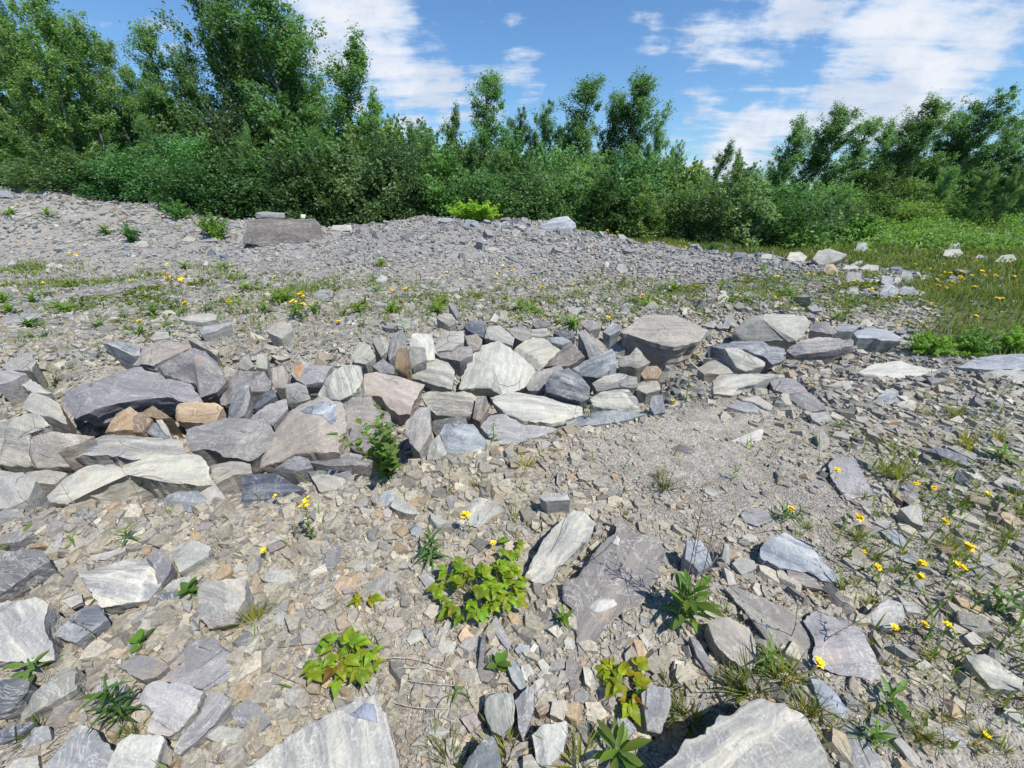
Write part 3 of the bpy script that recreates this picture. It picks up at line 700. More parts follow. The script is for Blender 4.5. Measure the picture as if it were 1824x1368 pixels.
# --- the near slope, left-hand side of the photograph
R('6','t',14,'W',.8,'380,440 440,400 560,365 690,358 730,375 725,400 755,430 750,480 690,550 600,580 480,600 440,540','pale oval slab with cream and grey stripes','the striped oval slab',nv=(-.05,-.35,.93))
R('6','p',12,'P',.4,'695,360 740,325 790,330 825,380 810,440 760,500 745,450 750,420 725,380','purple stone with a white curl beside the striped oval slab','the white-curled purple stone')
R('6','t',14,'L',.3,'805,330 850,290 930,270 1010,310 1000,350 860,430 830,370')
R('6','t',32,'P',.6,'-60,340 100,320 200,320 230,375 150,430 60,490 -60,560','dark purple-blue slab with white flecks at the photo edge','the dark purple edge slab',dark=.75)
R('6','t',18,'W',.7,'-60,575 150,550 240,570 215,640 205,690 250,770 260,850 120,860 -60,860','pale block with wavy grey bands at the photo edge','the wavy-banded edge block')
R('6','t',10,'B',.8,'250,730 330,650 400,590 470,585 510,650 430,720 360,770','blue-grey striped wedge beside the wavy-banded edge block','the blue striped wedge',dark=.9)
R('6','t',8,'G',.3,'-40,255 100,228 150,232 80,285 -30,298',dark=.7)
R('6','s',12,'L',.25,'945,510 985,470 1160,460 1165,560 1120,680 1000,700 950,640','pale grey boxy stone behind the tall grass tuft','the boxy pale stone',dome=.08,c=(1080,580),dark=.9)
R('6','t',8,'L',.2,'1240,445 1300,415 1390,420 1425,470 1380,490 1260,470')
R('6','t',6,'D',.4,'725,555 800,525 880,515 860,545 770,578',light=1.3)
R('6','t',6,'L',.2,'770,520 830,465 910,447 920,480 830,520')
R('6','f',6,'P',.15,'760,950 870,870 1000,760 1090,780 1160,880 1100,940 980,1000 850,960','wide grey slate plate carrying a smaller purple plate','the wide slate plate',light=1.25)
R('6','f',7,'P',.15,'880,800 930,760 1000,740 1060,765 1065,800 980,870 890,910','purple-brown plate lying on the wide slate plate','the small purple plate',on='the wide slate plate',light=1.05)
R('6','t',8,'P',.2,'570,880 640,825 730,830 800,880 740,930 670,945 610,910')
R('6','t',10,'G',.35,'650,1040 700,970 760,950 900,970 975,1005 940,1080 880,1170 800,1215 700,1200 740,1100','pale grey twisted slab in front of the wide slate plate','the twisted grey slab',light=1.25)
R('6','t',8,'G',.5,'825,1290 870,1210 960,1110 1010,1005 1070,1010 1110,1050 1020,1160 920,1250 850,1305','long narrow grey slab beside the twisted grey slab','the long narrow slab')
R('6','t',8,'P',.2,'1110,1100 1170,1035 1240,1060 1300,1150 1240,1200 1130,1160',light=1.1)
R('6','t',8,'L',.2,'985,1220 1050,1165 1180,1185 1170,1250 1060,1250')
R('6','s',12,'W',.3,'560,1250 620,1205 760,1215 775,1240 740,1368 700,1440 490,1440 530,1330','cream squared block at the bottom photo edge','the cream squared block',nv=(0,-.5,.86))
R('6','t',14,'G',.3,'200,1368 300,1260 380,1155 440,1190 520,1290 540,1368 500,1440 150,1440','grey three-cornered block at the bottom photo edge','the three-cornered grey block')
R('6','t',16,'L',.3,'80,1110 170,1000 300,890 365,880 350,990 230,1070 90,1140','slanting grey-green slab near the bottom corner','the slanting corner slab',dark=.8)
R('6','t',22,'B',.5,'-60,950 90,935 140,950 100,1020 20,1100 -60,1120',dark=.55)
R('6','t',8,'D',.3,'-40,1200 80,1160 160,1145 60,1230 -30,1265',light=1.4)
R('6','t',8,'G',.2,'90,1250 150,1175 230,1165 240,1230 120,1290',dark=.9)
R('6','t',8,'L',.3,'415,1020 470,960 560,930 575,950 520,1010 440,1045')
R('6','t',8,'L',.2,'-20,1390 80,1325 170,1310 180,1368 150,1400')
R('6','f',5,'L',.2,'290,560 330,520 390,530 400,570 340,600')
R('6','f',5,'L',.2,'690,640 710,590 745,590 750,625 715,645')
R('6','f',5,'O',.2,'635,740 660,705 700,710 700,745 655,755')
R('6','f',5,'G',.2,'905,690 925,645 955,655 950,700 920,712',light=1.1)
R('6','f',5,'L',.2,'430,350 520,330 600,305 605,325 500,370 440,372')
R('6','t',5,'L',.2,'1115,415 1150,375 1185,400 1170,440 1130,440')
R('6','f',5,'T',.3,'935,215 1000,185 1030,195 990,220 945,230')
R('6','f',5,'O',.2,'1275,240 1310,215 1340,230 1300,285 1280,280',light=1.2)
R('6','f',5,'G',.3,'245,310 280,240 305,240 290,310 265,320')
R('6','t',5,'L',.2,'1485,565 1530,545 1570,555 1540,590 1500,590')
R('6','f',5,'L',.2,'1300,650 1350,610 1390,640 1350,700')
# --- the flat behind the pile, the scree mound and the bank
R('9','v',7,'T',.45,'1270,335 1295,225 1315,207 1400,203 1650,205 1675,235 1688,290 1670,325 1450,345 1360,350','big squared grey block standing alone before the thicket','the lone squared block',back=.8,dark=.68,cuts=0,nv=(.55,-1,.12),taper=.04)
R('9','v',0,'G',.4,'1335,175 1380,167 1490,174 1497,198 1440,207 1340,200','flat grey stone lying on top of the lone squared block','the flat capping stone',on='the lone squared block',back=.45,nv=(.55,-1,.12),light=1.1)
R('9','v',0,'W',.0,'1575,182 1601,182 1599,203 1578,203','little white stone set upright on the lone squared block','the little white stone',on='the lone squared block',back=.1,nv=(.55,-1,.12),light=1.6)
R('9','s',3,'D',.2,'1078,390 1105,355 1125,372 1120,402 1095,400','small dark cube on the bare gravel before the lone squared block','the small dark cube',light=1.4)
R('9','t',4,'P',.3,'1625,512 1650,485 1710,478 1720,515')
R('9','t',4,'G',.3,'1645,615 1670,580 1745,575 1740,610 1690,628')
R('9','t',4,'G',.2,'265,225 310,212 380,230 360,250 290,245',dark=.7)
R('9','s',4,'G',.2,'470,290 490,252 540,255 535,292')
R('9','s',6,'B',.2,'-30,88 -20,55 35,55 62,80 50,92')
R('9','t',4,'W',.2,'230,455 270,432 330,445 300,465')
R('9','t',4,'L',.2,'70,200 90,172 160,168 165,185 110,200')
R('9','t',4,'L',.2,'950,320 985,292 1030,305 1015,325')
R('9','t',4,'G',.2,'1035,325 1060,295 1130,298 1140,320')
R('9','t',3,'L',.2,'690,350 740,318 800,330 760,352')
R('9','t',3,'B',.2,'1340,548 1380,520 1420,535 1400,552',light=1.2)
R('9','t',3,'L',.2,'835,710 860,682 900,685 935,705 890,718')
R('9','t',3,'L',.2,'385,735 410,702 460,712 470,745 420,757')
R('9','t',3,'L',.2,'550,745 580,718 645,722 640,748')
R('9','t',4,'G',.3,'10,745 90,708 190,695 215,715 120,755 30,765')
R('9','t',3,'W',.1,'1060,445 1080,428 1098,440 1085,452')
R('9','t',3,'L',.2,'1195,490 1210,465 1240,472 1235,495')
R('A','s',6,'B',.8,'1175,130 1220,95 1330,65 1370,100 1375,125 1330,148 1260,140 1200,140','pale blue striped boulder perched on the scree mound rim','the mound-rim boulder',light=1.35,back=.5)
R('A','s',3,'W',.2,'85,145 95,120 190,120 198,148 140,152','white slab at the thicket edge beside the lone squared block','the white thicket slab',light=1.1)
R('A','s',3,'G',.2,'645,98 650,82 715,82 728,98 690,106','flat grey stone capping the top of the scree mound','the mound-top stone',light=1.1)
R('A','t',3,'G',.3,'1580,350 1595,320 1630,325 1642,362 1605,372')
R('A','s',3,'W',.1,'1520,340 1525,310 1545,312 1542,348')
R('A','t',3,'G',.2,'1155,160 1175,140 1215,150 1200,172')
R('A','t',3,'G',.3,'1030,172 1050,140 1080,148 1065,178')
R('A','t',3,'L',.2,'900,248 930,233 965,245 940,256')
R('A','t',3,'B',.4,'1000,275 1040,285 1100,310 1080,320 1030,300',dark=.7)
R('A','t',3,'O',.2,'1430,230 1460,205 1480,222 1450,236')
R('A','t',3,'B',.2,'295,268 310,245 335,250 330,272')
R('A','t',3,'G',.2,'10,490 50,460 100,465 90,492 40,505')
R('A','t',3,'W',.2,'300,405 350,380 390,398 370,420 320,420')
R('A','t',3,'P',.2,'1720,350 1735,315 1765,340 1755,352')
R('A','t',3,'L',.3,'690,455 720,440 765,450 745,468 710,468')
R('A','t',3,'L',.3,'710,500 740,480 775,495 750,515')
R('A','t',3,'B',.2,'310,540 330,525 385,530 380,548')
R('A','t',3,'G',.2,'480,560 505,535 530,550 520,575')
R('A','t',3,'L',.2,'840,545 870,528 890,540 870,562')
R('A','t',3,'P',.2,'550,545 580,520 630,525 610,552')
R('A','t',3,'B',.3,'0,395 20,365 70,372 65,398')
R('B','s',5,'L',.3,'820,215 850,175 900,168 985,195 960,215 920,235 860,245','tan-topped boulder with dark front where scree meets grass','the tan-topped scree boulder',dome=.2,c=(905,200))
R('B','s',4,'W',.3,'695,215 715,185 760,182 795,205 780,228 720,230','whitish lump beside the tan-topped scree boulder','the whitish scree lump')
R('B','s',3,'D',.3,'435,205 445,184 500,185 530,207 480,212',light=1.7)
R('B','s',3,'L',.3,'570,215 580,194 625,195 630,218 600,222')
R('B','s',4,'O',.1,'870,275 885,240 925,236 950,270 940,290 890,288')
R('B','s',3,'B',.3,'1000,245 1030,228 1058,222 1060,240 1025,252')
R('B','s',3,'L',.2,'955,268 975,245 1040,250 1035,272')
R('B','s',3,'L',.3,'1040,262 1080,242 1140,246 1135,272 1080,276')
R('B','s',3,'G',.2,'975,315 985,278 1055,280 1062,322 1020,332')
R('B','s',3,'W',.2,'1085,330 1100,312 1155,318 1150,334')
R('B','s',3,'B',.2,'1145,325 1155,292 1195,295 1208,335 1170,342')
R('B','s',3,'L',.2,'1205,330 1215,302 1245,306 1240,335')
R('B','s',3,'B',.2,'1235,300 1250,275 1295,282 1300,310 1265,325')
R('B','s',3,'P',.2,'1255,335 1275,305 1300,318 1302,340')
R('B','s',5,'B',.3,'1140,380 1160,340 1210,336 1240,360 1220,395 1170,402','pale blue block closest to the flowers at the scree tail','the scree-tail block',light=1.25)
R('B','s',5,'B',.3,'1225,380 1245,348 1300,350 1320,378 1280,397')
R('B','s',3,'L',.2,'1290,385 1320,362 1362,376 1330,392')
R('B','s',3,'G',.2,'990,388 1000,352 1035,355 1042,392')
R('B','s',6,'G',.4,'395,530 405,490 425,478 460,515 455,540')
R('B','s',4,'W',.1,'200,482 205,455 222,452 226,478')
R('B','s',3,'W',.2,'1440,200 1450,172 1520,168 1535,190 1500,212','pale stone under a blue-grey one in the grassy clearing','the pale clearing stone')
R('B','s',3,'B',.3,'1465,168 1475,140 1525,138 1530,168','blue-grey stone stacked behind the pale clearing stone','the blue clearing stone',light=1.2)
R('B','s',2,'B',.2,'1358,160 1370,146 1410,148 1408,164')
R('B','s',3,'B',.2,'1588,215 1610,195 1655,205 1640,222',light=1.2)
R('B','s',3,'L',.2,'1695,225 1720,198 1775,195 1790,220 1750,236','pale rounded boulder in the grassy clearing by the photo edge','the pale clearing boulder')
R('B','s',3,'B',.2,'1020,180 1035,140 1085,136 1090,165 1055,188')
R('B','t',3,'L',.2,'620,440 640,420 680,425 675,445')
R('B','t',3,'G',.2,'585,470 600,452 635,460 630,474')
R('B','t',3,'G',.2,'1015,465 1040,445 1070,455 1050,470')
R('B','t',5,'G',.3,'300,530 330,515 370,525 350,545')
R('B','t',5,'G',.3,'360,530 390,515 435,525 420,548 380,545')
R('B','t',4,'L',.2,'1040,525 1075,500 1115,515 1100,535 1060,540')

HOST = {}
def unit(v): v = np.asarray(v, float); return v / np.linalg.norm(v)


def build_rock(r, idx):
    kw = r['kw']; pts = r['pts']; rs = random.Random(idx * 17 + 3)
    low = max(range(len(pts)), key=lambda i: pts[i][1])
    bx, by = pts[low][0], pts[low][1] + r['drop']
    n = unit(kw['nv'] if 'nv' in kw else NORM[r['nrm']])
    inpile = r['tile'] in (TILE['3'], TILE['4'], TILE['5']) and r['nrm'] != 'f'
    if inpile and 'nv' not in kw: n = unit(n + np.array([rs.uniform(-.26, .26), rs.uniform(-.12, .12), rs.uniform(-.06, .06)]) * (.4 if r['label'] else 1))
    host = HOST.get(kw.get('on'))
    dl = pix_dir(*pts[low])
    if host is not None:
        if host['n'][2] > .5:
            db = pix_dir(bx, by); t = np.dot(host['A'] - [0, 0, EYE], host['n']) / np.dot(db, host['n'])
            G = db * t + [0, 0, EYE]
        else:
            t = (host['rg'] + .12) / math.hypot(dl[0], dl[1]); G = dl * t + [0, 0, EYE]
    else:
        G = hit(bx, by)[0]
    if r['nrm'] == 'f' and 'nv' not in kw:
        e = .25
        tn = unit([-(gz(G[0] + e, G[1]) - gz(G[0] - e, G[1])) / (2 * e), -(gz(G[0], G[1] + e) - gz(G[0], G[1] - e)) / (2 * e), 1])
        n = unit(tn + np.array([rs.uniform(-.08, .08), rs.uniform(-.16, .02), 0]))
    rg = math.hypot(G[0], G[1])
    A = dl * (rg / math.hypot(dl[0], dl[1])) + [0, 0, EYE]
    P = []
    for p in pts:
        d = pix_dir(*p); t = np.dot(A - [0, 0, EYE], n) / min(np.dot(d, n), -.05)
        P.append(d * t + [0, 0, EYE])
    P = np.array(P)
    cpx = kw.get('c')
    cen = P.mean(0)
    X = P - cen
    if 'sd' in kw:
        a = math.radians(kw['sd']); m = np.mean(pts, 0)
        d2 = pix_dir(m[0] + 20 * math.cos(a), m[1] + 20 * math.sin(a)); t = np.dot(A - [0, 0, EYE], n) / np.dot(d2, n)
        xa = d2 * t + [0, 0, EYE]; d1 = pix_dir(*m); t = np.dot(A - [0, 0, EYE], n) / np.dot(d1, n); xa = xa - (d1 * t + [0, 0, EYE])
    else:
        w, ev = np.linalg.eigh(X.T @ X); xa = ev[:, 2]
    xa = unit(xa - n * np.dot(xa, n)); ya = np.cross(n, xa)
    Q = np.stack([X @ xa, X @ ya], -1)
    area = abs(sum(Q[i - 1, 0] * Q[i, 1] - Q[i, 0] * Q[i - 1, 1] for i in range(len(Q)))) / 2
    if sum(Q[i - 1, 0] * Q[i, 1] - Q[i, 0] * Q[i - 1, 1] for i in range(len(Q))) < 0: Q = Q[::-1]
    size = math.sqrt(area)
    t = (A[2] - G[2]) / max(n[2], .3) + .06 * size + .012
    t = max(t, kw.get('tmin', (.12 if r['nrm'] == 'f' else .3) * size))
    if host is not None and n[2] > .5: t = max(.012, (A[2] - G[2]) / n[2] + .004)
    if 'back' in kw: t = kw['back']
    per_px = sum(math.dist(pts[i - 1], pts[i]) for i in range(len(pts)))
    m = int(np.clip(per_px / 6, 16, 84))
    # outline with its corners kept
    el = np.array([np.linalg.norm(Q[(i + 1) % len(Q)] - Q[i]) for i in range(len(Q))]); tot = el.sum()
    out = []
    for i in range(len(Q)):
        k = max(1, round(m * el[i] / tot)); a, b = Q[i], Q[(i + 1) % len(Q)]
        nr = np.array([(b - a)[1], -(b - a)[0]]) / max(el[i], 1e-6)
        for j in range(k):
            s = j / k; p = a * (1 - s) + b * s
            off = size * (.034 * noise.noise(Vector((p[0] / size * 4, p[1] / size * 4, idx * 3.3))) + .032 * noise.noise(Vector((p[0] / size * 13, p[1] / size * 13, idx * 7.7))))
            out.append(p + nr * off)
    out = np.array(out); m = len(out)
    cc = out.mean(0)
    c2 = cc
    if cpx is not None:
        ox, oy, sc = r['tile']; d = pix_dir(ox + cpx[0] / sc, oy + cpx[1] / sc); tt = np.dot(A - [0, 0, EYE], n) / np.dot(d, n)
        e = d * tt + [0, 0, EYE] - cen; c2 = np.array([e @ xa, e @ ya])
    dome = kw.get('dome', rs.uniform(.0, .045)) * size
    stepf = rs.uniform(1.2, 2.2); sh = rs.uniform(.008, .022) * size
    V = []
    # broken-off corners: planes that shear pieces off the face
    ext = np.abs(out - cc).max(); cuts = []
    for _ in range(kw.get('cuts', 0 if r['nrm'] == 'f' else rs.choice([2, 3, 3]) if m > 20 else rs.choice([0, 1, 2]))):
        aa = rs.uniform(0, 6.283); dv = np.array([math.cos(aa), math.sin(aa)]); reach = max((out - cc) @ dv)
        cuts.append((dv, reach * rs.uniform(.3, .85), rs.uniform(.18, .8)))
    def shear(p, z):
        for dv, at, sl in cuts:
            over = (p - cc) @ dv - at
            if over > 0: z = min(z, dome * .5 - over * sl)
        return max(z, -.45 * t, -.17 * size)
    def surf(p, amp=1.0):
        q = Vector((p[0] / size, p[1] / size, idx * 1.37))
        a = noise.noise(q * 1.6) * .030 + noise.noise(q * 4.3) * .014 + noise.noise(q * 11) * .007
        st = math.floor((noise.noise(Vector((q.x * stepf * .8, q.y * stepf * 2.0, q.z + 5))) + .5) * 5) / 5 - .5
        return (a * size + st * sh * 2.0) * amp
    radii = [.22, .42, .6, .76, .89, .965] if m > 30 else [.3, .6, .85, .96]
    V.append(np.array([c2[0], c2[1], dome + surf(c2)]))
    for f in radii:
        for p in out:
            q = c2 * (1 - f) + p * f
            V.append(np.array([q[0], q[1], shear(q, dome * (1 - f) + surf(q) * (1 if f < .9 else .5))]))
    lift = .02 * size
    ring_t = np.array([[p[0], p[1], shear(p, -lift * (.2 + .6 * abs(noise.noise(Vector((p[0] / size * 6, p[1] / size * 6, idx))))))] for p in out])
    pile = r['tile'] in (TILE['3'], TILE['4'], TILE['5'])
    taper = kw.get('taper', .26 if pile and r['nrm'] != 'f' else .12)
    Rm = np.stack([xa, ya, n], -1)           # local -> world
    bot = np.array([[cc[0] + (p[0] - cc[0]) * (1 - taper), cc[1] + (p[1] - cc[1]) * (1 - taper), -t] for p in out])
    if host is None:
        W = bot @ Rm.T + cen
        g = height(W[:, 0], W[:, 1]) - (.26 if pile and n[2] < .97 else .10 if r['nrm'] != 'f' and rg < 4 else .015)
        W[:, 2] = np.where(W[:, 2] > g, g, np.maximum(W[:, 2], g - .25 * size - .05))
        bot = (W - cen) @ Rm
    nl = 9 if m > 30 else 4
    V += list(ring_t)
    for k in range(1, nl + 1):
        f = k / nl; stp = rs.uniform(-.05, .028) * size if k < nl else 0
        for i in range(m):
            q = ring_t[i] * (1 - f) + bot[i] * f
            rad = np.array([q[0] - cc[0], q[1] - cc[1]]); L = np.linalg.norm(rad) + 1e-9
            o2 = stp * (.5 + noise.noise(Vector((q[0] / size * 3, q[1] / size * 3, k * 2.1 + idx)))) + .03 * size * noise.noise(Vector((q[0] / size * 5, q[1] / size * 5, q[2] / size * 9 + idx)))
            if k == nl: o2 = 0
            V.append(np.array([q[0] + rad[0] / L * o2, q[1] + rad[1] / L * o2, q[2]]))
    V.append(np.array([bot[:, 0].mean(), bot[:, 1].mean(), bot[:, 2].mean()]))
    V = np.array(V); rings = len(radii) + 1 + nl
    j = np.arange(m); jn = (j + 1) % m
    F3 = [np.stack([np.zeros(m, int), 1 + j, 1 + jn], -1)]
    Fq = [np.stack([1 + k * m + j, 1 + (k + 1) * m + j, 1 + (k + 1) * m + jn, 1 + k * m + jn], -1) for k in range(rings - 1)]
    e = len(V) - 1
    F3.append(np.stack([np.full(m, e), 1 + (rings - 1) * m + jn, 1 + (rings - 1) * m + j], -1))
    off = np.array([cc[0], cc[1], bot[:, 2].mean()])
    big = max(p[0] for p in pts) - min(p[0] for p in pts)
    name = 'boulder' if big > 90 or r['nrm'] == 'v' and big > 40 else 'flat_stone' if r['nrm'] == 'f' else 'stone'
    me = np_mesh(name, V - off, [(4, np.concatenate(Fq)), (3, np.concatenate(F3))], None, True)
    me.set_sharp_from_angle(angle=math.radians(22))
    o = link(name, me, M['rock'])
    mw = Matrix.Identity(4)
    for a in range(3):
        for b in range(3): mw[a][b] = Rm[a, b]
    loc = Rm @ off + cen
    mw.translation = Vector(loc); o.matrix_world = mw
    c = np.array(COL[r['col']]) * kw.get('dark', 1) * kw.get('light', 1) * (rs.uniform(.78, 1.05) if inpile and not r['label'] else rs.uniform(.94, 1.06))
    c = c * np.array([rs.uniform(.97, 1.03), 1, rs.uniform(.97, 1.03)])
    o.color = (c[0], c[1], c[2], r['stripe'])
    r['foot'] = bot @ Rm.T + cen; r['size'] = size; r['cen'] = cen
    if r['ref']: HOST[r['ref']] = dict(A=A, n=n, rg=rg)
    r['obj'] = o; r['name'] = name; r['big'] = big
    r['px'] = tuple(np.mean(pts, 0)); r['h'] = max(p[1] for p in pts) - min(p[1] for p in pts)


for i, r in enumerate(ROCKS): build_rock(r, i)
for r in ROCKS:
    if r['tile'] in (TILE['3'], TILE['4'], TILE['5']) and r['nrm'] != 'f' and .16 < r['size'] and 555 < r['px'][1] < 880 and r['px'][0] < 1580:
        f = r['foot'].mean(0); PITS.append((f[0], f[1], .5 * r['size'] + .12))
    elif r['tile'] in (TILE['6'], TILE['7'], TILE['8'], TILE['F']) and r['nrm'] != 'f' and .09 < r['size'] < .6:
        f = r['foot'].mean(0); SMALL_PITS.append((f[0], f[1], .5 * r['size'] + .03))
build_ground()

# ------------------------------------------------------------------ labels that single out one thing
MARKS = [(r['ref'], r['px']) for r in ROCKS if r['ref']]
def place_label(head, px, words=16):
    """head + where it lies among the landmark rocks; never the same twice"""
    ds = sorted(MARKS, key=lambda mk: math.hypot(mk[1][0] - px[0], 1.4 * (mk[1][1] - px[1])))
    def rel(mk, strict=False):
        dx, dy = px[0] - mk[1][0], px[1] - mk[1][1]
        if abs(dx) > 1.1 * abs(dy):
            return ('to the left of ' if dx < 0 else 'to the right of ') + mk[0] if strict else 'beside ' + mk[0]
        return ('behind ' if dy < 0 else 'in front of ') + mk[0]
    cand = []
    for a in ds[:2]: cand.append(rel(a))
    for a in range(3):
        for b in range(a + 1, 4):
            va = np.subtract(ds[a][1], px); vb = np.subtract(ds[b][1], px)
            if np.dot(va, vb) < 0: cand.append('between %s and %s' % (ds[a][0], ds[b][0]))
    for a in ds[:3]: cand.append(rel(a, True))
    for a in ds[:3]:
        for b in ds[1:5]:
            if a != b: cand.append(rel(a) + ', near ' + b[0])
    for a in ds[2:9]: cand += ['a little way ' + rel(a, True)]
    for a in ds[:4]:
        for b in ds[1:9]:
            if a != b: cand.append(rel(a, True) + ', near ' + b[0])
    for c in cand:
        l = head + ' ' + c
        if l not in USED_LABELS and len(l.replace(',', '').split()) <= words:
            return l
    raise RuntimeError('no label for ' + head)


for r in ROCKS:
    if r['label']: tag(r['obj'], r['label'], {'boulder': 'boulder', 'flat_stone': 'slab', 'stone': 'stone'}[r['name']], 'rocks of the quarry rubble')
for r in ROCKS:
    if not r['label']:
        asp = r['big'] / max(r['h'], 1)
        shape = 'long' if asp > 2.6 else 'upright' if asp < .75 else 'flat' if r['nrm'] == 'f' else 'striped' if r['stripe'] >= .7 else 'angular' if len(r['pts']) >= 6 else 'four-sided' if len(r['pts']) == 4 else 'chunky'
        sz = 'small ' if r['big'] < 32 else 'large ' if r['big'] > 80 else ''
        tag(r['obj'], place_label('%s%s %s %s' % (sz, shape, CNAME[r['col']], {'boulder': 'boulder', 'flat_stone': 'slab', 'stone': 'stone'}[r['name']]), r['px']),
            {'boulder': 'boulder', 'flat_stone': 'slab', 'stone': 'stone'}[r['name']], 'rocks of the quarry rubble')


# crusts of another colour on a rock: parts of it
from mathutils.bvhtree import BVHTree
def patch(host_ref, tile, pts, col, label, stripe=.05, name='quartz_patch'):
    o = next(q for q in ROCKS if q['ref'] == host_ref)['obj']; ox, oy, s = TILE[tile]; me = o.data
    bvh = BVHTree.FromPolygons([v.co for v in me.vertices], [tuple(p.vertices) for p in me.polygons])
    inv = o.matrix_world.inverted(); eye = inv @ Vector((0, 0, EYE)); rot = inv.to_3x3()
    B = [tuple(float(q) for q in a.split(',')) for a in pts.split()]; k = 7
    B = [(B[i][0] * (1 - f / k) + B[(i + 1) % len(B)][0] * f / k, B[i][1] * (1 - f / k) + B[(i + 1) % len(B)][1] * f / k) for i in range(len(B)) for f in range(k)]
    cx = sum(b[0] for b in B) / len(B); cy = sum(b[1] for b in B) / len(B); m = len(B); V = []
    def put(x, y, lift):
        d = rot @ Vector(tuple(pix_dir(ox + x / s, oy + y / s)))
        h = bvh.ray_cast(eye, d)
        if h[0] is None: h = bvh.find_nearest(eye + d * V[-1][1]) if V else (Vector(), Vector((0, 0, 1)), 0, 0)
        V.append((h[0] - d.normalized() * lift, (h[0] - eye).length / d.length))
    put(cx, cy, .006)
    for f, lift in ((.3, .006), (.6, .006), (.85, .005), (1.0, -.006)):
        for i, (x, y) in enumerate(B):
            w = 1 + .16 * noise.noise(Vector((x * .05, y * .05, 3.1))) + .10 * noise.noise(Vector((x * .15, y * .15, 9.1))) if f > .7 else 1
            put(cx + (x - cx) * f * w, cy + (y - cy) * f * w, lift)
    j = np.arange(m); jn = (j + 1) % m
    F = [(3, np.stack([np.zeros(m, int), 1 + j, 1 + jn], -1)), (4, np.concatenate([np.stack([1 + q * m + j, 1 + (q + 1) * m + j, 1 + (q + 1) * m + jn, 1 + q * m + jn], -1) for q in range(3)]))]
    q = link(name, np_mesh(name, np.array([tuple(v[0]) for v in V]), F, None, True), M['rock'], o)
    q.color = (*col, stripe); q['label'] = label


for pp in ('1300,590 1360,552 1440,557 1460,585 1380,625 1320,622', '1425,290 1450,250 1468,270 1455,305'):
    patch('the white-patched brown slab', '7', pp, (.47, .455, .43), 'white quartz crust on the brown slab', .4)
patch('the white-veined slab', '3', '1545,625 1620,590 1690,565 1765,590 1775,690 1740,700 1690,650 1620,640', (.36, .385, .42), 'blue-white banded upper corner of the slab', .9)
patch('the blue-tipped slab', '3', '325,832 410,795 505,758 520,800 495,838 400,845', (.24, .26, .31), 'blue-grey tip of the long pale slab', .6, 'slate_crust')
patch('the rusty-ended block', '3', '1535,425 1548,355 1585,368 1590,420 1560,450', (.36, .21, .12), 'rust-coloured end of the grey block', .2, 'rust_crust')
patch('the pale bottom slab', 'F', '620,1275 650,1250 668,1252 676,1290 655,1285', (.27, .29, .34), 'grey-blue stained corner of the pale slab', .3, 'slate_crust')


# ------------------------------------------------------------------ gravel: the mass of chips nobody could count
def rock_mask():
    """coarse map of where a traced rock is seen, so that no big chip pokes through a slab"""
    g = np.zeros((342, 456), bool); yy, xx = np.mgrid[0:342, 0:456]; X = xx * 4 + 2; Y = yy * 4 + 2
    for r in ROCKS:
        P = r['pts']; x0, x1 = min(p[0] for p in P), max(p[0] for p in P); y0, y1 = min(p[1] for p in P), max(p[1] for p in P)
        a, b = max(0, int(x0 // 4)), min(456, int(x1 // 4) + 1); c, d = max(0, int(y0 // 4)), min(342, int(y1 // 4) + 1)
        if a >= b or c >= d: continue
        xs, ys = X[c:d, a:b], Y[c:d, a:b]; ins = np.zeros(xs.shape, bool)
        for i in range(len(P)):
            xa, ya = P[i - 1]; xb, yb = P[i]
            cond = ((ya > ys) != (yb > ys)) & (xs < (xb - xa) * (ys - ya) / (yb - ya + 1e-9) + xa); ins ^= cond
        g[c:d, a:b] |= ins
    return g


MASK = rock_mask()
def in_mask(x, y, z):
    c, s = math.cos(PITCH), math.sin(PITCH); zz = z - EYE; f = np.maximum(y * c - zz * s, .05); up = y * s + zz * c
    px = CX + FPX * x / f; py = CY - FPX * up / f
    i = np.clip((px // 4).astype(int), 0, 455); j = np.clip((py // 4).astype(int), 0, 341)
    return MASK[j, i] & (px > 0) & (px < 1824) & (py > 0) & (py < 1368)


PAL = np.array([(.33, .315, .285), (.40, .38, .335), (.26, .255, .255), (.20, .192, .215), (.245, .265, .30), (.46, .45, .415), (.33, .275, .215), (.37, .27, .175), (.30, .29, .27), (.12, .125, .14)])
PW = np.array([.22, .17, .16, .09, .10, .06, .09, .035, .06, .015])


